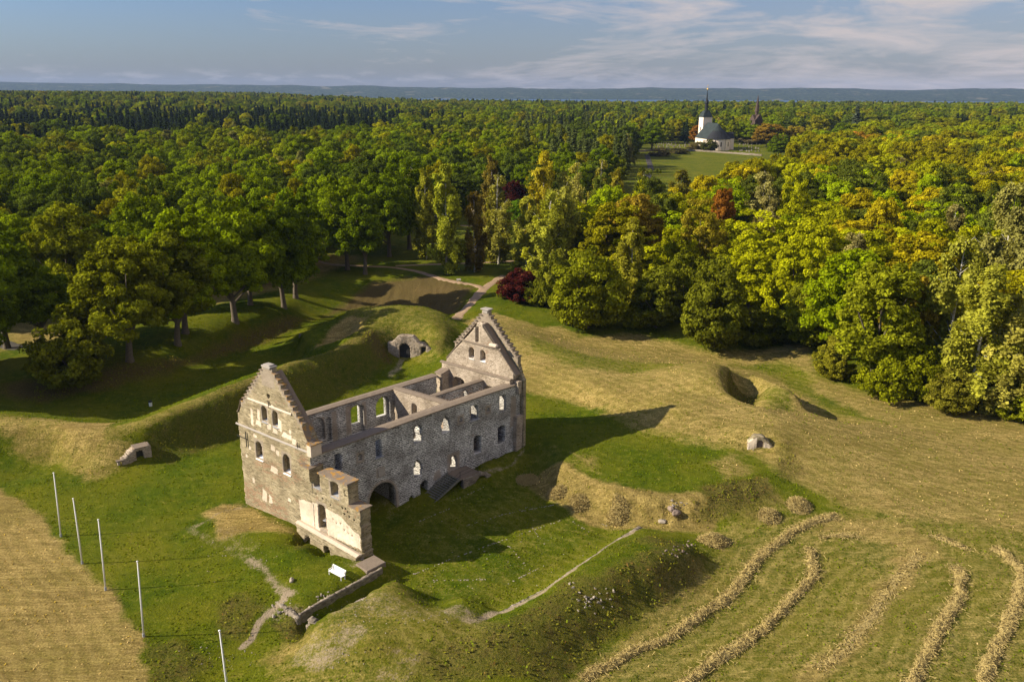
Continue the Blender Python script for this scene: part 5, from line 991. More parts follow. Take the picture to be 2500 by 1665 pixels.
def broadleaf(seed, H=20., RR=7., zb=.26, nl=15000, nclump=120, leafs=.42, squash=1., low=False):
    """unit of a spreading deciduous tree: clumps of leaves over an uneven crown"""
    rs = np.random.default_rng(seed); z0 = H*zb; zc = z0+(H-z0)*(.42 if not low else .36); hz = H-zc
    lob = rs.normal(size=(7, 3)); lob /= np.linalg.norm(lob, axis=1)[:, None]; amp = rs.uniform(-.25, .38, 7)
    def env(d): return 1+(np.clip(d@lob.T, 0, 1)**3@amp)
    cl = []
    for i in range(nclump):
        d = rs.normal(size=3); d /= np.linalg.norm(d)
        if d[2] < -.55 and not low: d[2] = -.55*rs.random()
        e = env(d)*(rs.uniform(.72, 1.0) if i % 4 else rs.uniform(.3, .7)); vz = hz if d[2] > 0 else (zc-z0)
        cl.append((d[0]*RR*e, d[1]*RR*e, zc+d[2]*vz*e, rs.uniform(.13, .23)*RR))
    cl = np.array(cl); per = nl//nclump; C_, Nn, lf, zz = [], [], [], []
    for x, y, z, r in cl:
        d = rs.normal(size=(per, 3)); d[:, 2] = np.abs(d[:, 2])*1.0-.45; d /= np.linalg.norm(d, axis=1)[:, None]; rad = r*(.55+.5*rs.random(per))**.7
        C_.append(np.array([x, y, z])+d*rad[:, None]*np.array([1.05, 1.05, .90])); o_ = np.array([x, y, z-zc]); o_ = o_/(np.linalg.norm(o_)+1e-6); n_ = d+o_*.5+np.array([0, 0, .25]); Nn.append(n_/np.linalg.norm(n_, axis=1)[:, None]); lf.append(np.clip(rs.uniform(.2, .75)+rs.normal(size=per)*.17, 0, 1))
    C_ = np.concatenate(C_); Nn = np.concatenate(Nn); lf = np.concatenate(lf)
    C_[:, 2] = np.maximum(C_[:, 2], .15 if low else H*.12)
    V, Fq = leafquads(C_, Nn, np.full(len(C_), leafs), rs); cm = crown_mesh('crown_mesh', V, Fq, lf, M['leaf'])
    tr = H*.022+.08; segs = [((0, 0, -.6), (0, 0, .9), tr*1.5, tr*1.05, 9), ((0, 0, .9), (rs.normal()*.2, rs.normal()*.2, z0+hz*.25), tr*1.05, tr*.75, 9)]; tp = segs[-1][1]
    for i in range(9):
        c = cl[rs.integers(0, nclump)]; s_ = np.array(tp)*(rs.uniform(.62, 1.)); s_[2] = tp[2]*rs.uniform(.6, 1); m_ = (s_+c[:3])/2+np.array([0, 0, .6]); segs += [(tuple(s_), tuple(m_), tr*.4, tr*.26, 5), (tuple(m_), tuple(c[:3]), tr*.26, tr*.08, 5)]
    return cm, trunk_mesh('trunk_mesh', segs, M['bark'])
def birch_tree(seed, H=22., RR=3.6, nl=11000, leafs=.26, sparse_top=.5, lowz=.10):
    rs = np.random.default_rng(seed); segs = []; tp = [(0, 0, -.5)]; x = y = 0
    for k in range(1, 9): x += rs.normal()*.12; y += rs.normal()*.12; tp.append((x, y, H*k/8.6))
    for k in range(8): segs.append((tp[k], tp[k+1], .23*(1-k/8.6)+.03, .23*(1-(k+1)/8.6)+.03, 7))
    C_, Nn, lf = [], [], []; nb = 44
    for b_ in range(nb):
        t = lowz+(.97-lowz)*((b_+rs.random())/nb); z = H*t; wprof = RR*math.sin(min(1, (1.02-t)*1.65)*math.pi/2)**.8*(.55+.45*min(1, (t-lowz)/.12))*rs.uniform(.55, 1.15)
        a = rs.random()*6.283; d = np.array([math.cos(a), math.sin(a), 0]); k = min(7, int(t*8.6)); base = np.array(tp[k]); base = np.array([base[0], base[1], z-wprof*.9 if t > .3 else z-.5]); tip = np.array([base[0]+d[0]*wprof, base[1]+d[1]*wprof, z+.3])
        segs.append((tuple(base), tuple(tip), .075*(1.1-t)+.02, .018, 4))
        ns = 7; keep_ = 1 if t < sparse_top else max(.25, 1-(t-sparse_top)*1.6)
        for s_ in range(ns):
            if rs.random() > keep_: continue
            f = rs.uniform(.35, 1.05); st_ = base+(tip-base)*f+rs.normal(size=3)*.25; drop = rs.uniform(1.0, 3.0)*(1 if t < .85 else .6); n_ = int(nl/(nb*ns)); h_ = rs.random(n_); c = np.stack([st_[0]+rs.normal(size=n_)*.30+d[0]*h_*.3, st_[1]+rs.normal(size=n_)*.30+d[1]*h_*.3, st_[2]-h_*drop], 1)
            C_.append(c); nn_ = np.tile(d*.8+np.array([0, 0, .5]), (n_, 1)); Nn.append(nn_/np.linalg.norm(nn_, axis=1)[:, None]); lf.append(np.clip(rs.uniform(.25, .85)+rs.normal(size=n_)*.15, 0, 1))
    C_ = np.concatenate(C_); C_[:, 2] = np.maximum(C_[:, 2], .5); V, Fq = leafquads(C_, np.concatenate(Nn), np.full(len(C_), leafs), rs, .6, 1.3)
    return crown_mesh('crown_mesh', V, Fq, np.concatenate(lf), M['leaf']), trunk_mesh('trunk_mesh', segs, M['birch'])
def conifer(seed, H=24., RR=3.6, nl=7000, leafs=.5):
    rs = np.random.default_rng(seed); C_, Nn, lf = [], [], []; nt_ = 26; segs = [((0, 0, -.5), (0, 0, H*.96), .3, .04, 7)]
    for k in range(nt_):
        t = .12+.86*k/nt_; z = H*t; w_ = RR*(1.03-t)**.8*rs.uniform(.8, 1.12)
        for b_ in range(8):
            a = rs.random()*6.283; l_ = w_*rs.uniform(.6, 1.1); n_ = nl//(nt_*8); f = rs.random(n_)**.7; d = np.array([math.cos(a), math.sin(a)]); C_.append(np.stack([d[0]*l_*f+rs.normal(size=n_)*.22, d[1]*l_*f+rs.normal(size=n_)*.22, z-f*l_*.38+rs.normal(size=n_)*.12], 1)); Nn.append(np.tile([d[0]*.5, d[1]*.5, .8], (n_, 1))); lf.append(np.clip(rs.uniform(.2, .7)+rs.normal(size=n_)*.12, 0, .85))
    V, Fq = leafquads(np.concatenate(C_), np.concatenate(Nn), np.full(sum(map(len, C_)), leafs), rs, .4)
    return crown_mesh('crown_mesh', V, Fq, np.concatenate(lf), M['leaf']), trunk_mesh('trunk_mesh', segs, M['bark'])
growth('rough_grass', 'rough olive grass on the banks and mounds', rough, .22, 10, .2, (.17, .165, .018), 61)
growth('lawn_tufts', 'short tufts in the green lawns', np.clip(1.2-dry-rough-dirt, 0, 1), .4, 7, .19, (.115, .145, .005), 79, .05)
growth('heath', 'rust brown weeds on the mound slopes', rough, .5, 4.5, .2, (.14, .085, .022), 67, .18)
growth('rough_grass', 'tall green weeds in hollows and at the wall feet', rough, .5, 5, .26, (.12, .15, .010), 71, .3)
growth('dry_grass', 'loose straw lying on the mown slopes', dry, .45, 2.2, .2, (.46, .34, .14), 73, .03)
LIB = {}
LIB['oak'] = [broadleaf(100+i, 20, 6.3+.4*(i % 3), .11, 32000, 170+10*i, .35) for i in range(5)]
LIB['ash'] = [broadleaf(140+i, 20, 5.8, .12, 30000, 190, .32) for i in range(4)]
LIB['bush'] = [broadleaf(160+i, 8, 4.6, .02, 15000, 150, .26, low=True) for i in range(3)]
LIB['hornbeam'] = [broadleaf(170+i, 13, 5.4, .02, 22000, 210, .30, low=True) for i in range(3)]
LIB['birch'] = [birch_tree(200+i, 22, 3.2, 30000, .23, .6) for i in range(3)]+[birch_tree(210, 22, 3.4, 17000, .27, .42)]
LIB['wbirch'] = [birch_tree(220+i, 22, 4.6, 46000, .23, .6, .06) for i in range(2)]
LIB['spruce'] = [conifer(240+i, 24, 3.8) for i in range(3)]
LIB['pine'] = [broadleaf(260, 22, 3.6, .45, 6000, 50, .38)]
BASEH = dict(oak=20, ash=20, bush=8, hornbeam=13, birch=22, wbirch=22, spruce=24, pine=22); BASER = dict(oak=7.2, ash=6.2, bush=4.6, hornbeam=5.4, birch=3.4, wbirch=5.0, spruce=3.8, pine=3.6)
NAMES = dict(oak='oak_tree', ash='broadleaf_tree', bush='shrub', hornbeam='bushy_tree', birch='birch_tree', wbirch='birch_tree', spruce='spruce_tree', pine='pine_tree')
PLACED = []
def tree(kind, x, y, h, r, tint, label, group=None, var=None, rz=None, cat='tree', z=None):
    z = sz(x, y) if z is None else z; lib = LIB[kind]; cm, tm = lib[(random.randrange(len(lib)) if var is None else var) % len(lib)]
    e = empty(NAMES[kind], (x, y, z), random.random()*6.28 if rz is None else rz, label=label, cat='shrub' if kind == 'bush' else cat, group=group)
    sc_ = (r/BASER[kind], r/BASER[kind], h/BASEH[kind])
    c = link(bpy.data.objects.new('crown', cm), e); c.scale = sc_; c['tint'] = [float(q) for q in tint]
    k = link(bpy.data.objects.new('trunk', tm), e); k.scale = sc_; PLACED.append((x, y, r)); return e
G_OAK = (.155, .205, .003); G_DK = (.105, .150, .003); G_LT = (.20, .255, .003); G_OLV = (.22, .205, .004); G_YEL = (.265, .275, .004); G_GOLD = (.32, .27, .006); G_BIR = (.125, .120, .028); G_BRN = (.135, .10, .035); G_RED = (.16, .022, .018); G_ORG = (.26, .15, .012); G_PALE = (.21, .185, .060); G_SPR = (.030, .046, .016); G_HB = (.135, .125, .012)
def T(kind, u, v, top, r, tint, label, **k):
    if max(tint) < .15 and tint not in (G_DK, G_OAK) and tint[1] > .04: k_ = min(1.95, 1.5*.92*tint[1]/tint[0]) if tint[0] < tint[1]*1.12 else 1.25; tint = (tint[0]*k_, tint[1]*(1.5 if k_ != 1.25 else 1.3), tint[2]*.6)
    q = gp(u, v); h = hgt(top, q[:2], q[2]); return tree(kind, q[0], q[1], h, r, tint, label, **k)
LFT = 'oaks along the edge of the left wood'
T('oak', 18, 851, 575, 8.2, G_DK, 'big dark oak at the left edge of the photo, trunk standing on sunlit grass', group=LFT)
T('oak', 104, 838, 640, 6.2, G_DK, 'smaller almost black oak just left of the big round bush', group=LFT)
T('oak', 181, 779, 512, 8.5, (.10, .135, .013), 'oak with a bright yellow-green top above the big round bush', group=LFT)
T('oak', 317, 881, 590, 8.4, (.075, .105, .011), 'green oak standing foremost of the left wood, right of the big round bush', group=LFT)
T('oak', 434, 841, 572, 8.0, (.062, .092, .010), 'oak with a long pale lower trunk, second from the foremost oak', group=LFT)
T('oak', 453, 813, 520, 8.2, G_OAK, 'oak directly behind the one with the long pale trunk', group=LFT)
T('oak', 574, 785, 500, 9.0, G_OAK, 'broad dark green oak standing alone at the moat rim', group=LFT)
T('oak', 612, 745, 490, 7.5, G_DK, 'dark oak behind the lone broad oak at the moat rim', group=LFT)
T('oak', 693, 750, 500, 7.6, G_DK, 'oak with low hanging dark boughs above the shaded moat', group=LFT)
T('oak', 722, 728, 470, 7.8, G_DK, 'dark oak at the right end of the row above the shaded moat', group=LFT)
T('oak', 377, 718, 470, 8.5, G_OAK, 'oak in the second row seen between the two pale-trunked oaks', group=LFT)
T('oak', 849, 659, 440, 8.5, G_OAK, 'oak at the path, left one of two close trunks', group=LFT); T('oak', 892, 670, 470, 7.5, G_DK, 'oak at the path with a thick pale trunk, right one of two close trunks', group=LFT)
T('oak', 951, 627, 420, 8.4, G_DK, 'tall oak left of the first birch', group=LFT); T('oak', 1000, 609, 395, 9, G_DK, 'tall oak with a long bare trunk just behind the first birch', group=LFT)
T('bush', 187, 935, 785, 6.4, (.085, .085, .012), 'big round dark bush with some orange leaves at the foot of the left wood')
T('oak', -60, 900, 620, 8, G_DK, 'oak partly outside the left edge of the photo')
for u_, v_, h_ in ((-100, 968, 17), (-190, 935, 20), (-260, 985, 19), (-330, 920, 20)):
    q = gp(u_, v_); tree('oak', q[0], q[1], h_, 7.5, G_DK, 'oak just outside the left edge of the photo, its shade falling into the moat', group='oaks left of the photo')
T('birch', 1041, 634, 410, 3.6, (.24, .24, .02), 'leftmost birch with yellowing lower leaves by the path', var=0); T('birch', 1093, 670, 396, 4.4, (.25, .27, .022), 'tall slender green-gold birch standing nearest the path fork', var=1)
T('birch', 1158, 664, 460, 3.2, (.12, .085, .03), 'narrow brownish birch right of the tall slender one', var=2); T('birch', 1217, 645, 415, 4.2, (.24, .23, .04), 'birch with a bare white forked top', var=3)
T('birch', 1197, 571, 378, 4.0, (.17, .135, .022), 'golden-topped birch behind the one with the bare forked top', var=0)
T('wbirch', 1335, 700, 450, 6.6, (.30, .31, .03), 'large drooping yellow-green birch behind the red bush', var=0); T('birch', 1322, 640, 365, 4.5, (.36, .31, .02), 'golden birch top rising above the large drooping birch', var=1)
T('wbirch', 1285, 668, 470, 5.2, (.28, .28, .03), 'large pale birch directly behind the red bush', var=1); T('wbirch', 1380, 690, 440, 6.0, (.27, .27, .04), 'large pale birch right of the drooping one', var=0)
T('birch', 1399, 600, 387, 4.2, (.30, .28, .06), 'birch with bare white branches reaching above its crown', var=3); T('birch', 1375, 640, 410, 4.6, (.32, .31, .06), 'pale birch between the golden one and the bare-branched one', var=2)
T('birch', 1465, 574, 380, 3.6, (.24, .22, .03), 'tall thin birch in front of the meadow', var=3); T('birch', 1500, 560, 410, 3.4, (.26, .23, .02), 'second thin birch in front of the meadow', var=0)
T('birch', 1560, 560, 408, 4.2, (.24, .22, .04), 'third thin birch in front of the meadow', var=3); T('birch', 1655, 570, 410, 5., (.145, .125, .03), 'broad pale birch before the meadow', var=2)
T('birch', 1535, 752, 530, 3.8, (.24, .23, .018), 'slim golden birch between the two brown-green bushy trees', var=1)
T('bush', 1265, 735, 655, 4.8, (.060, .012, .010), 'dark red bush at the bend of the path', var=0); T('bush', 1236, 728, 685, 1.9, (.16, .17, .015), 'small yellow-green bush in front of the red bush', var=1)
T('bush', 1318, 745, 690, 3.2, (.085, .10, .016), 'low green bush right of the red bush', var=2); T('bush', 1352, 752, 640, 4.2, (.085, .09, .016), 'green bush between the red bush and the first bushy tree', var=1)
T('hornbeam', 1432, 800, 605, 7.4, G_HB, 'first of the big brown-green bushy trees along the slope', var=0); T('hornbeam', 1385, 790, 700, 4.2, (.09, .09, .014), 'low brown-green bushy tree left of the first big one', var=1)
T('hornbeam', 1600, 800, 655, 5.8, (.085, .088, .014), 'middle one of the big brown-green bushy trees along the slope', var=1); T('hornbeam', 1738, 846, 640, 6.2, (.080, .082, .013), 'foremost brown-green bushy tree, jutting into the dry moat', var=2)
T('bush', 1545, 800, 745, 2.6, (.075, .105, .010), 'low bright green bush between the first two bushy trees', var=0); T('hornbeam', 1665, 780, 610, 5., (.075, .10, .012), 'green tree behind the two bushy trees', var=0)
T('bush', 1845, 838, 765, 4.6, (.055, .07, .011), 'low dark bush under the trees at the head of the dry moat', var=1); T('bush', 1900, 832, 770, 4.2, (.05, .068, .011), 'second low dark bush under the trees at the head of the dry moat', var=2)
T('hornbeam', 1975, 838, 690, 5.4, (.10, .115, .014), 'green-gold bushy tree where the moat bends', var=0); T('hornbeam', 2030, 925, 828, 3.4, (.20, .19, .014), 'bright yellow-green bush at the corner of the right wood', var=1)
T('ash', 2130, 940, 640, 7.6, (.13, .14, .014), 'broad green tree with partly bare boughs at the corner of the right wood', var=0); T('ash', 2200, 930, 670, 5.5, (.27, .20, .015), 'tree with a golden crown top behind the corner of the right wood', var=1)
T('bush', 2172, 966, 845, 4.8, (.085, .118, .008), 'fresh green bush in front of the golden-topped tree', var=0); T('bush', 2240, 972, 850, 4.4, (.085, .118, .008), 'second fresh green bush, right of the first', var=2); T('hornbeam', 2310, 1002, 900, 3.8, (.16, .15, .014), 'yellow-green bush beside the white birch trunks', var=2)
T('birch', 2366, 1000, 640, 5.0, (.25, .25, .025), 'large golden-green birch near the right edge', var=1); T('birch', 2440, 1004, 700, 4.8, (.26, .24, .04), 'birch with a leaning white trunk nearest the right edge', var=3); T('wbirch', 2300, 960, 560, 6.2, (.24, .24, .03), 'big drooping birch behind the green bushes', var=1)
T('wbirch', 2492, 960, 590, 6.5, (.20, .21, .04), 'grey-green birch cut by the right edge', var=0); T('wbirch', 2430, 760, 430, 7.5, (.22, .21, .05), 'tall grey-green birch high on the right', var=1); T('wbirch', 2495, 780, 420, 7.5, (.21, .20, .05), 'grey-green birch at the right edge above the others', var=0); T('bush', 2470, 1020, 960, 3.0, (.09, .12, .014), 'low green bush at the foot of the leaning birch'); T('bush', 2520, 1030, 930, 4.0, (.11, .13, .014), 'bush cut by the right edge of the photo')
T('wbirch', 1850, 620, 410, 7., (.25, .23, .07), 'pale grey-green birch rising in the middle of the right wood', var=1); T('ash', 1755, 650, 455, 3.8, (.24, .10, .012), 'orange-red maple in the right wood', var=0)
T('ash', 1545, 700, 470, 7.6, (.24, .175, .016), 'tree with an orange-gold crown left of the slim birch', var=1); T('ash', 1705, 730, 515, 6.0, (.25, .21, .014), 'yellow-crowned tree above the middle bushy tree', var=2)
T('hornbeam', 1480, 680, 560, 6., (.11, .12, .014), 'green-gold tree behind the first bushy tree', var=2); T('bush', 1425, 660, 590, 4., (.22, .20, .014), 'yellow bush behind the bushy trees')
T('ash', 1267, 560, 485, 4., (.055, .13, .012), 'small round bright green tree beside the birches', var=1); T('ash', 1256, 520, 440, 4.2, (.055, .012, .010), 'small dark red tree behind the birches', var=0)
# ---- woodland: individuals near, one mass far away
fr = np.random.default_rng(11)
LPOLY = [tuple(un(u, v, 2)[:2]) for u, v in ((-250, 800), (0, 790), (150, 735), (300, 745), (450, 725), (560, 720), (680, 685), (760, 640), (850, 615), (930, 590), (1020, 575), (1080, 540), (1180, 515), (1260, 490))]
LPOLY = LPOLY+[(14, 300), (30, 365), (55, 430), (76, 560), (96, 660), (98, 700), (250, 720), (240, 900), (1300, 1500), (2600, 4000), (-2600, 4000), (-700, 500), (-260, 120)]
RPOLY = [tuple(un(u, v, 2)[:2]) for u, v in ((1300, 640), (1400, 690), (1560, 740), (1640, 745), (1750, 790), (1830, 800), (1960, 800), (2060, 880), (2200, 900), (2330, 930), (2420, 900), (2560, 960), (2700, 960))]
RPOLY = RPOLY+[(260, 130), (900, 330), (2600, 1500), (2600, 4000), (1300, 1500), (290, 760), (262, 700), (222, 640), (186, 560), (138, 430), (98, 350), (70, 305), (40, 290), (22, 262)]
def keepout(x, y):
    k = ((x-250)**2/45**2+(y-690)**2/30**2 < 1) | ((x > 96) & (x < 262) & (y > 640) & (y < 770))
    return k
cand = []
def poisson(poly, dmin, dmax, sp, cands):
    xs = []; n_ = int((dmax**2-dmin**2)*.62/(sp**2)*2.2); ang_ = fr.uniform(-.60, .60, n_); dd = np.sqrt(fr.uniform(dmin**2, dmax**2, n_)); x = dd*np.sin(ang_); y = dd*np.cos(ang_)
    ok = inpoly(x, y, poly) & ~keepout(x, y); x = x[ok]; y = y[ok]; grid = {}
    for p in [(q[0], q[1]) for q in PLACED]+cands: grid.setdefault((int(p[0]//sp), int(p[1]//sp)), []).append(p)
    for a, b in zip(x, y):
        g = (int(a//sp), int(b//sp)); bad = False
        for i in (-1, 0, 1):
            for j in (-1, 0, 1):
                for q in grid.get((g[0]+i, g[1]+j), ()):
                    if (q[0]-a)**2+(q[1]-b)**2 < sp*sp*.72: bad = True; break
        if not bad: grid.setdefault(g, []).append((a, b)); xs.append((a, b))
    return xs
RINGS = [(100, 330, 9.6), (330, 620, 10.8), (620, 1100, 12), (1100, 3200, 15)]
pts = []
for d0_, d1_, sp_ in RINGS:
    for PL_ in (LPOLY, RPOLY): pts += [(a, b, PL_ is RPOLY) for a, b in poisson(PL_, d0_, d1_, sp_, [])]
def sty(x, y, right):
    "kind, tint, words"
    d = math.hypot(x, y); p1 = float(fbm(x, y, 60, 3, 41)); p2 = float(fbm(x, y, 28, 2, 43)); r_ = fr.random(); az = x/y
    v = fr.uniform(.85, 1.3)
    if right:
        if r_ < .04 and d < 500: return 'wbirch', G_PALE, 'pale birch'
        if d > 900 and r_ < .06+.12*(p1 > .55): return 'spruce', (.045, .062, .02), 'conifer'
        if p2 > .58: base = G_YEL; w_ = 'yellow-green'
        elif p1 > .50: base = G_OLV; w_ = 'olive'
        elif r_ < .03: base = G_ORG; w_ = 'orange-tinged'
        elif r_ < .22: base = G_GOLD; w_ = 'golden'
        elif r_ < .5: base = G_LT; w_ = 'fresh green'
        else: base = (.095, .115, .012); w_ = 'mid green'
        if d > 700: base = tuple(.6*a+.4*b for a, b in zip(base, G_OAK))
        return ('ash' if r_ < .7 else 'oak'), tuple(c*v for c in base), w_
    belt = sst(d, 600, 680)*(1-sst(d, 1150, 1400))*sst(-az, .03, .2)
    if d > 430 and .0 < az < .17 and r_ > .45 and d < 1100: return 'spruce', (.105*v, .130*v, .035*v), 'pale conifer'
    if d > 600 and (p1+.30*belt-.05 > .66 or r_ > .965): return 'spruce', tuple(c*v for c in G_SPR), 'conifer'
    if r_ < .02 and d < 900: return 'wbirch', (.20, .20, .05), 'pale birch'
    if r_ < .09: base = G_OLV; w_ = 'olive'
    elif r_ < .14: base = (.21, .215, .010); w_ = 'yellow-green'
    elif p2 > .56: base = (.082, .112, .011); w_ = 'fresh green'
    elif p1 < .42: base = G_DK; w_ = 'dark green'
    else: base = G_OAK; w_ = 'mid green'
    if d > 420 and fr.random() < .35: base = tuple(.5*a+.5*b for a, b in zip(base, G_YEL)); w_ = 'yellow-green'
    return 'oak', tuple(c*v for c in base), w_
allt = []
for a, b, rt_ in pts:
    k, t_, w_ = sty(a, b, rt_); d = math.hypot(a, b)
    if k in ('spruce',): h, r = fr.uniform(17, 25), fr.uniform(3.6, 5.2)
    elif k == 'wbirch': h, r = fr.uniform(19, 23), fr.uniform(5, 6.5)
    else: h, r = fr.uniform(14, 22), fr.uniform(4.8, 8.8)*(1 if d < 620 else 1.15)
    if not rt_ and d < 330 and k == 'oak': h *= 1.08
    allt.append((d, a, b, k, t_, w_, h, r, rt_))
allt.sort(key=lambda q: q[0]); allt = [q for q in allt if sz(q[1], q[2]) > -1.5]
nind = {'oak': 0, 'other': 0}; far = []
for q in allt:
    d, a, b, k, t_, w_, h, r, rt_ = q; u_, v_ = px((a, b, sz(a, b)+h))
    vis = -80 < u_ < 2580
    fam = 'oak' if k in ('oak', 'ash') else 'other'
    if vis and d < 640 and nind[fam] < (230 if fam == 'oak' else 60):
        nind[fam] += 1; sidew = 'in the right-hand wood' if rt_ else 'in the left-hand wood'; row = 'near the front' if d < 240 else ('in the middle depth' if d < 340 else 'far back')
        kindw = {'oak': 'round-crowned tree', 'ash': 'round-crowned tree', 'wbirch': 'drooping tree', 'spruce': 'pointed tree'}[k]
        tree(k, a, b, h, r, t_, f'{w_} {kindw} {sidew}, {row}, one of many alike', group=f'{w_} {kindw}s {sidew} {row}')
    elif vis or d < 330: far.append(q)
print('trees individual', nind, 'far', len(far))
# the far wood: one object, its crowns spread over a cloud of points
def forest(name, items, label):
    kinds = [('oak', 0), ('oak', 1), ('oak', 2), ('ash', 0), ('spruce', 0), ('spruce', 1), ('wbirch', 0)]; src = []
    for k, i in kinds: src.append(next(o for o in bpy.data.objects if o.type == 'MESH' and o.data == LIB[k][i][0]) if any(o.type == 'MESH' and o.data == LIB[k][i][0] for o in bpy.data.objects) else None)
    me = bpy.data.meshes.new(name); me.vertices.add(len(items)); me.vertices.foreach_set('co', np.array([(q[1], q[2], sz(q[1], q[2])) for q in items], np.float32).ravel())
    idx = []; scl = []; tint = []
    for q in items:
        c = [i for i, (k, _) in enumerate(kinds) if k == q[3] and src[i] is not None] or [0]; j = c[random.randrange(len(c))]; idx.append(j); k = kinds[j][0]; scl.append((q[7]/BASER[k], q[7]/BASER[k], q[6]/BASEH[k])); tint.append((*q[4], 1))
    a = me.attributes.new('pick', 'INT', 'POINT'); a.data.foreach_set('value', idx); a = me.attributes.new('sc', 'FLOAT_VECTOR', 'POINT'); a.data.foreach_set('vector', np.array(scl, np.float32).ravel())
    a = me.attributes.new('rz', 'FLOAT_VECTOR', 'POINT'); a.data.foreach_set('vector', np.array([(0, 0, random.random()*6.28) for _ in items], np.float32).ravel()); a = me.attributes.new('tint', 'FLOAT_COLOR', 'POINT'); a.data.foreach_set('color', np.array(tint, np.float32).ravel())
    o = link(bpy.data.objects.new(name, me)); g = bpy.data.node_groups.new('forest_spread', 'GeometryNodeTree'); g.interface.new_socket('Geometry', in_out='INPUT', socket_type='NodeSocketGeometry'); g.interface.new_socket('Geometry', in_out='OUTPUT', socket_type='NodeSocketGeometry')
    gi = g.nodes.new('NodeGroupInput'); go = g.nodes.new('NodeGroupOutput'); iop = g.nodes.new('GeometryNodeInstanceOnPoints'); jn = g.nodes.new('GeometryNodeGeometryToInstance')
    for s_ in reversed([s for s in src]):
        oi = g.nodes.new('GeometryNodeObjectInfo'); oi.inputs[0].default_value = s_ if s_ is not None else src[0]; oi.transform_space = 'ORIGINAL'; g.links.new(oi.outputs['Geometry'], jn.inputs[0])
    g.links.new(gi.outputs[0], iop.inputs['Points']); g.links.new(jn.outputs[0], iop.inputs['Instance']); iop.inputs['Pick Instance'].default_value = True
    for nm, ty, sk in (('pick', 'INT', 'Instance Index'), ('rz', 'FLOAT_VECTOR', 'Rotation'), ('sc', 'FLOAT_VECTOR', 'Scale')):
        na = g.nodes.new('GeometryNodeInputNamedAttribute'); na.data_type = ty; na.inputs[0].default_value = nm; g.links.new(na.outputs[0], iop.inputs[sk])
    g.links.new(iop.outputs[0], go.inputs[0]); md = o.modifiers.new('spread', 'NODES'); md.node_group = g; return tag(o, label, 'forest', kind='stuff')
forest('far_forest', far, 'dense mixed wood reaching to the lake')

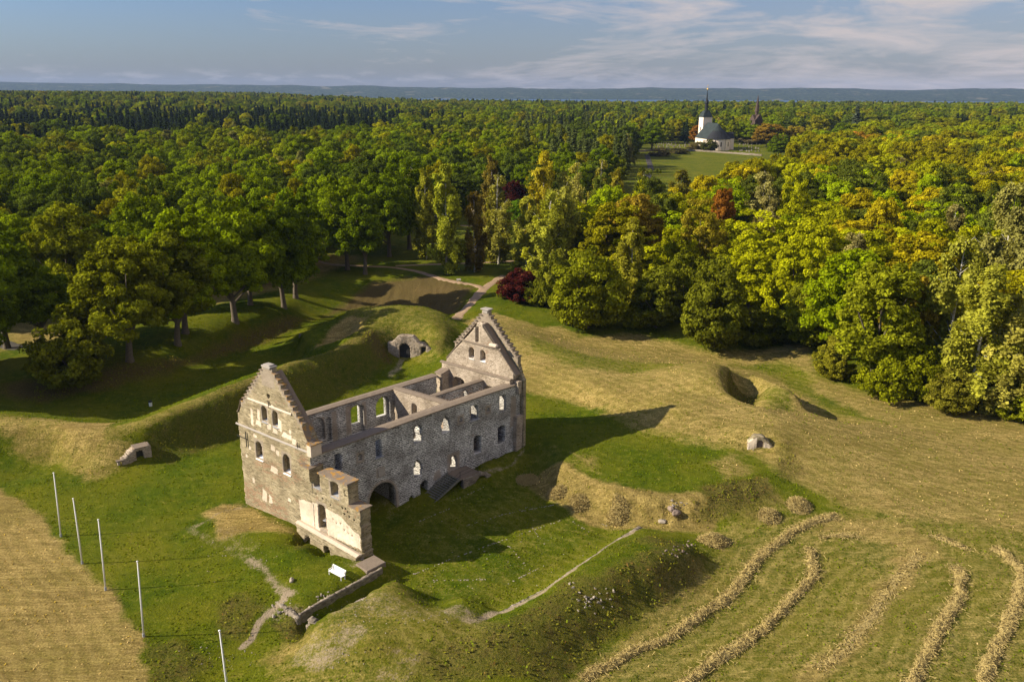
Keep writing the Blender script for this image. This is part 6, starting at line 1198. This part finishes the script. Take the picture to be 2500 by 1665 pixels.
# ------------------------------------------------------------------ church
GE = {}
def church():
    bx_, by_ = un(1752, 366, 6)[:2]; z = sz(bx_, by_); S = 1.0
    e = empty('church', (bx_, by_, z), 0, label='cream church with rounded choir, green copper roof and a slender black steeple', cat='church')
    dx = by_/F_PX                                   # metres per photo pixel at this distance
    def X(u): return (u-1757)*dx
    # main vessel: runs away from the viewer, a little to the left; round choir towards the viewer
    yaw = R(8); ca, sa = math.cos(yaw), math.sin(yaw)
    def P(a, b, h): return (a*ca-b*sa, a*sa+b*ca, h)           # a across, b along (away)
    W_ = 10.0; wh = 8.8; Lb = 26.0
    bm = bmesh.new(); seg = 14; ring = [(-W_, Lb)]+[(-W_, 2)]+[(-W_*math.cos(math.pi*i/seg), 2-W_*.85*math.sin(math.pi*i/seg)) for i in range(1, seg)]+[(W_, 2), (W_, Lb)]
    lo = [bm.verts.new(P(a, b, -1)) for a, b in ring]; hi = [bm.verts.new(P(a, b, wh)) for a, b in ring]
    for i in range(len(ring)): j = (i+1) % len(ring); bm.faces.new((lo[i], lo[j], hi[j], hi[i]))
    me = bpy.data.meshes.new('wall'); bmesh.ops.recalc_face_normals(bm, faces=bm.faces); bm.to_mesh(me); bm.free(); me.materials.append(M['limewash']); wl = link(bpy.data.objects.new('wall', me), e)
    bm = bmesh.new(); ov = .5; ring2 = [(a*(1+ov/W_), b-(ov if b < 2 else 0)) for a, b in ring]; ev = [bm.verts.new(P(a, b, wh-.1)) for a, b in ring2]; rh = wh+12.0
    ap = bm.verts.new(P(0, 2.5, rh)); bk = bm.verts.new(P(0, Lb, rh))
    for i in range(len(ring2)-1):
        if i == 0: bm.faces.new((ev[0], ev[1], ap, bk))
        elif i == len(ring2)-2: bm.faces.new((ev[i], ev[i+1], bk, ap))
        else: bm.faces.new((ev[i], ev[i+1], ap))
    bm.faces.new((ev[-1], ev[0], bk)); me = bpy.data.meshes.new('roof'); bmesh.ops.recalc_face_normals(bm, faces=bm.faces); bm.to_mesh(me); bm.free(); me.materials.append(M['copper']); me.materials.append(M['roofdark']); rf = link(bpy.data.objects.new('roof', me), e)
    # lower dark skirt of the choir roof
    bm = bmesh.new(); k_ = .52; n1 = []; n2 = []
    for i in range(2, len(ring2)-1):
        a, b = ring2[i]; n1.append(bm.verts.new(P(a*1.01, b-.05, wh-.02))); n2.append(bm.verts.new(P(a*(1-k_)*1.02, 2.5+(b-2.5)*(1-k_)-.08, wh-.1+(rh-wh+.1)*k_+.12)))
    for i in range(len(n1)-1): bm.faces.new((n1[i], n1[i+1], n2[i+1], n2[i]))
    me = bpy.data.meshes.new('roof_skirt'); bm.to_mesh(me); bm.free(); me.materials.append(M['roofdark']); link(bpy.data.objects.new('roof_skirt', me), rf)
    # transept chapel to the right
    m = MB(); c = P(W_+1.2, 9, 4); m.box(c, (8, 9, 10), rz=yaw); m.build('chapel_wall', M['limewash'], e)
    m = MB(); a0 = [P(W_-1, 4.2, 8.9), P(W_-1, 13.8, 8.9), P(W_-1, 9, 13.8)]; d_ = Vector(P(6.7, 0, 0)); m.prism([Vector(q) for q in a0], d_); m.build('chapel_roof', M['roofdark'], e)
    # windows on the round choir and the long side
    def win(a, b, nx_, ny_, h0=3.0, hh=3.6, w_=1.1):
        n_ = Vector((nx_*ca-ny_*sa, nx_*sa+ny_*ca, 0)).normalized(); q = Vector(P(a, b, 0))+n_*.06; t_ = Vector((-n_.y, n_.x, 0)); pts_ = [q+t_*(-w_/2)+Vector((0, 0, h0)), q+t_*(w_/2)+Vector((0, 0, h0))]+[q+t_*(w_/2*math.cos(x))+Vector((0, 0, h0+hh-w_/2+w_/2*math.sin(x))) for x in np.linspace(0, math.pi, 7)]
        MB().prism(pts_, -n_*.3).build('window', M['glass_dark'], e)
    for th in (38, 90, 134): a = -W_*math.cos(R(th)); b = 2-W_*.85*math.sin(R(th)); win(a, b, -math.cos(R(th))*.9, -math.sin(R(th)))
    for b in (6, 13, 20): win(-W_, b, -1, 0)
    for th in (62, 112): a = -W_*1.01*math.cos(R(th)); b = 2-W_*.86*math.sin(R(th)); q = P(a, b, 0); MB().cyl((q[0], q[1], 0), (q[0], q[1], wh), .12, seg=6).build('downpipe', M['wood_dark'], e)
    # tower at the far end
    tx, ty, _ = P(-.5, Lb+4.5, 0); th_ = 25.0; tw = 8.0
    to = MB().box((tx, ty, th_/2), (tw, tw, th_), rz=yaw+R(6)).build('tower', M['limewash'], e)
    def frus(z0, z1, a, b, mat, nm, par, sq=4, rot=yaw+R(6)):
        bm = bmesh.new(); k = math.sqrt(2)/2 if sq == 4 else .5; bmesh.ops.create_cone(bm, cap_ends=True, segments=sq, radius1=a*k, radius2=max(b*k, .02), depth=z1-z0, matrix=Matrix.Translation((tx, ty, (z0+z1)/2)) @ Matrix.Rotation(rot+(R(45) if sq == 4 else R(22.5)), 4, 'Z')); me = bpy.data.meshes.new(nm); bm.to_mesh(me); bm.free(); me.materials.append(M[mat]); return link(bpy.data.objects.new(nm, me), par)
    t1 = frus(th_, th_+5.0, tw+1, 4.4, 'copper', 'tower_roof', e); frus(th_+5.0, th_+5.6, 4.2, 4.2, 'copper', 'cornice', t1, 8); frus(th_+5.7, th_+11, 2.7, 2.6, 'roofdark', 'lantern', t1, 8); frus(th_+11, th_+11.5, 3.8, 3.6, 'copper', 'cornice', t1, 8); frus(th_+11.5, th_+14.2, 3.5, 1.4, 'roofdark', 'spire', t1, 8); frus(th_+14.2, th_+22, 1.4, .2, 'roofdark', 'spire', t1, 8)
    MB().sph((tx, ty, th_+22.4), .75, 2).build('finial_ball', M['gold'], t1, smooth=True); MB().cyl((tx, ty, th_+23), (tx, ty, th_+26), .12, seg=6).box((tx, ty, th_+25), (1.3, .15, .15)).build('weather_vane', M['gold'], t1)
    q = P(0, 2.5, 0); MB().cyl((q[0], q[1], rh), (q[0], q[1], rh+4), .08, seg=6).sph((q[0], q[1], rh+4.2), .35).sph((q[0]-1, q[1], rh+3.2), .3).sph((q[0]+1, q[1], rh+3.2), .3).box((q[0], q[1], rh+3.2), (2, .1, .1)).build('roof_cross', M['gold'], e)
    n_ = Vector((-math.cos(yaw+R(6)), -math.sin(yaw+R(6)), 0)); q = Vector((tx, ty, 15.5))+n_*(tw/2+.05); MB().box(q, (.2, 1.3, 2.8), rz=yaw+R(6)).build('window', M['glass_dark'], to)
    return bx_, by_, z
chx, chy, chz = church()
# wooden bell tower
q = un(1824, 322, 8); q = (q[0], chy+95); qx = (1824-1250)/F_PX*(q[1]*1.0); bt = empty('bell_tower', (qx, q[1], sz(qx, q[1])), R(20), label='dark wooden bell tower with splayed legs and a tall pointed shingle spire', cat='bell tower')
m = MB()
for sx_ in (-1, 1):
    for sy_ in (-1, 1): m.cyl((sx_*4.6, sy_*4.6, 0), (sx_*2.6, sy_*2.6, 15), .55, .5, 6)
m.box((0, 0, 7), (4.4, 4.4, 15)); m.build('timber_legs', M['timber_red'], bt)
bm = MB(); bm.box((0, 0, 17.5), (8.2, 8.2, 5.5)); bm.build('bell_chamber', M['shingle'], bt)
for rz_ in (0, R(90)):
    o = MB().prism([Vector((-4.3, -4.5, 20)), Vector((4.3, -4.5, 20)), Vector((0, -4.5, 25))], (0, 9, 0)).build('chamber_roof', M['shingle'], bt); o.rotation_euler = (0, 0, rz_)
MB().cyl((0, 0, 22), (0, 0, 28), 1.7, 1.5, 8).build('spire_base', M['shingle'], bt); MB().cyl((0, 0, 27.5), (0, 0, 42), 2.2, .1, 8).build('spire', M['shingle'], bt)
# red roofed house
hx, hy = un(2093, 366, 6)[:2]; ho = empty('house', (hx, hy, sz(hx, hy)), R(-20), label='small house with orange-red tiled roof half hidden in the trees', cat='house')
MB().box((0, 0, 5), (15, 8, 10)).build('wall', M['limewash'], ho); rfo = MB().prism([Vector((-8.4, -5.2, 9.8)), Vector((-8.4, 5.2, 9.8)), Vector((-8.4, 0, 14.6))], (16.8, 0, 0)).build('roof', M['redroof'], ho); MB().box((5, 0, 15.5), (1.1, 1.1, 3.8)).build('chimney', M['redroof'], rfo)
# churchyard wall, graves, shrubs
def wpts(pp): return [np.array(un(u, v, 6)[:2]) for u, v in pp]
wlp = wpts([(1560, 371), (1640, 366), (1740, 371), (1860, 379)])
cw = empty('churchyard_wall', (*wlp[2], 0), label='low grey fieldstone wall between the meadow and the church', cat='stone wall')
for i in range(3):
    a, b = wlp[i], wlp[i+1]; l_ = float(np.linalg.norm(b-a)); zz = sz(*((a+b)/2)); d_ = b-a; nseg = int(l_/2)
    m = MB()
    for s_ in range(nseg):
        t = (s_+.5)/nseg; p_ = a+d_*t; m.box((p_[0]-wlp[2][0], p_[1]-wlp[2][1], sz(*p_)+.5), (l_/nseg*1.05, .9, 1.5+random.uniform(-.25, .25)), rz=math.atan2(d_[1], d_[0]))
    m.build('wall_run', M['rubble'], cw, jit=.08)
gv = [(u, v) for u in range(1600, 1706, 7) for v in (352, 357, 361)]+[(u, v) for u in range(1805, 1860, 8) for v in (355, 362, 369)]
g0 = MB().box((0, 0, .7), (.9, .3, 1.5)).build('gravestone', M['stone']); first = True
for i, (u, v) in enumerate(gv):
    q = un(u+random.uniform(-3, 3), v+random.uniform(-1.5, 1.5), 6); o = g0 if first else g0.copy()
    if not first: C.objects.link(o)
    first = False; o.location = (q[0], q[1], sz(q[0], q[1])); o.rotation_euler = (0, 0, random.uniform(-.3, .3)); o.scale = (random.uniform(.7, 1.4), 1, random.uniform(.6, 1.2)); left_ = u < 1750
    tag(o, 'small pale gravestone in the churchyard left of the church, one of many alike' if left_ else 'small pale gravestone in the churchyard right of the church, one of many alike', 'gravestone', 'gravestones left of the church' if left_ else 'gravestones right of the church')
def Tz(kind, u, v, z, h, r, tint, label, **k): q = un(u, v, z); return tree(kind, q[0], q[1], h, r, tint, label, **k)
Tz('oak', 1590, 372, 5, 19, 11, G_DK, 'dark oak at the left end of the churchyard wall'); Tz('oak', 1530, 382, 5, 19, 10, G_DK, 'dark oak between the road and the churchyard'); Tz('ash', 1640, 349, 5, 21, 8, (.20, .20, .012), 'yellow-green tree left of the church'); Tz('ash', 1700, 356, 5, 17, 6.5, (.26, .12, .015), 'orange-topped tree close to the left side of the church')
Tz('bush', 1733, 372, 5, 9, 7, (.07, .08, .014), 'dark green bush in front of the church choir'); Tz('bush', 1701, 370, 5, 7, 7, (.12, .10, .03), 'brownish bush left of the choir bush'); Tz('bush', 1655, 378, 5, 4.5, 7, (.07, .065, .02), 'low dark thicket at the meadow edge')
Tz('bush', 1612, 384, 5, 5.5, 7, (.12, .10, .04), 'greyish bush at the left end of the meadow'); Tz('bush', 1500, 380, 5, 5, 6, (.20, .13, .02), 'orange-brown bush at the road end of the meadow'); Tz('ash', 1872, 362, 5, 20, 12, (.26, .17, .02), 'large rust-red tree right of the church'); Tz('ash', 1935, 362, 5, 18, 10, (.27, .21, .02), 'brownish-orange tree right of the rust-red one')
Tz('ash', 1992, 350, 5, 25, 10, (.26, .25, .012), 'bright yellow tree behind the brownish-orange one'); Tz('bush', 1830, 352, 6, 8, 11, (.15, .125, .06), 'greyish leafless-looking tree behind the church'); Tz('spruce', 2085, 340, 6, 33, 9, (.10, .125, .075), 'bluish grey conifer in front of the far wood'); Tz('oak', 2050, 362, 5, 20, 11, G_DK, 'dark green oak left of the red-roofed house')
Tz('oak', 1900, 388, 5, 15, 9, G_DK, 'dark oak at the right corner of the meadow')
Tz('bush', 1480, 376, 5, .1, .1, G_DK, 'tiny bush') if False else None
q = un(1423, 388, 4.5); sg = empty('road_sign', (q[0], q[1], sz(q[0], q[1])), label='small orange marker beside the far road', cat='road sign'); MB().box((0, 0, .8), (.06, .06, 1.6)).build('post', M['lead'], sg); MB().box((0, -.05, 1.6), (1.0, .08, 1.2)).build('sign_plate', M['orange'], sg)
# white tent roof among the left trees
q = gp(1052, 545); tn = empty('pavilion', tuple(q), R(20), label='white flat-roofed pavilion glimpsed behind the birches', cat='pavilion'); MB().box((0, 0, 3), (9, 6, .3)).build('roof', M['white'], tn)
for x in (-4, 4):
    for y in (-2.6, 2.6): MB().box((x, y, 1.4), (.15, .15, 3)).build('post', M['white'], tn)

# ------------------------------------------------------------------ lake and the far shore
me = bpy.data.meshes.new('lake'); bm = bmesh.new(); vs = [bm.verts.new(p) for p in ((-14000, 1500, -16), (14000, 1500, -16), (14000, 16000, -16), (-14000, 16000, -16))]; bm.faces.new(vs); bm.to_mesh(me); bm.free()
m, t, b = newmat('lake_water', .5, .1); b.inputs['Base Color'].default_value = (.03, .075, .15, 1); me.materials.append(m); tag(link(bpy.data.objects.new('lake', me)), kind='structure')
def hillmat():
    m, t, b = newmat('far_woods', 1., 0.); g = N(t, 'ShaderNodeNewGeometry').outputs['Position']; n1 = noise(t, mapping(t, g, sc=(1, 1, 3)), .0045, 8, .65); n2 = noise(t, g, .03, 5, .8)
    c = mixc(t, ramp(t, n2, [(.42, 0.), (.60, 1.)]), (.004, .014, .010), (.065, .09, .045)); c = mixc(t, ramp(t, n1, [(.60, 0.), (.64, .8)]), c, (.16, .15, .10)); L(t, c, b.inputs['Base Color']); return m
M['hill'] = hillmat()
hx_ = np.linspace(-9000, 9000, 420); hy_ = np.array([8200, 8350, 8600, 8900, 9250, 9600, 9900, 10400, 11200, 12400]); HX, HY = np.meshgrid(hx_, hy_); f_ = np.clip((HY-8300)/1600, 0, 1)
HZ = -18+f_**.75*(104+44*(fbm(HX, HY*0, 3400, 3, 21)-.35)+60*(fbm(HX, HY, 900, 4, 22)-.5))+(fbm(HX, HY, 220, 3, 23)-.5)*22*f_+26*sst(-HX, 1500, 6500)*f_; nx_, ny_ = len(hx_), len(hy_); ii = (np.arange(ny_-1)[:, None]*nx_+np.arange(nx_-1)[None, :]).ravel()
tag(mesh_np('far_hills', np.stack([HX.ravel(), HY.ravel(), HZ.ravel()], 1), np.stack([ii, ii+1, ii+nx_+1, ii+nx_], 1), M['hill'], smooth=True), kind='structure')
# ------------------------------------------------------------------ haze
hz = MB().box((0, 6500, 80), (30000, 14400, 260)).build('haze', M['white']); m = bpy.data.materials.new('haze_air'); m.use_nodes = True; t = m.node_tree; t.nodes.clear(); pv = N(t, 'ShaderNodeVolumePrincipled'); pv.inputs['Color'].default_value = (.36, .51, .88, 1); pv.inputs['Density'].default_value = 3.8e-5; pv.inputs['Anisotropy'].default_value = .1
o_ = N(t, 'ShaderNodeOutputMaterial'); L(t, pv.outputs[0], o_.inputs['Volume']); hz.data.materials.clear(); hz.data.materials.append(m); tag(hz, kind='stuff', label='thin blue air haze over the island and lake')
print('objects', len(bpy.data.objects))
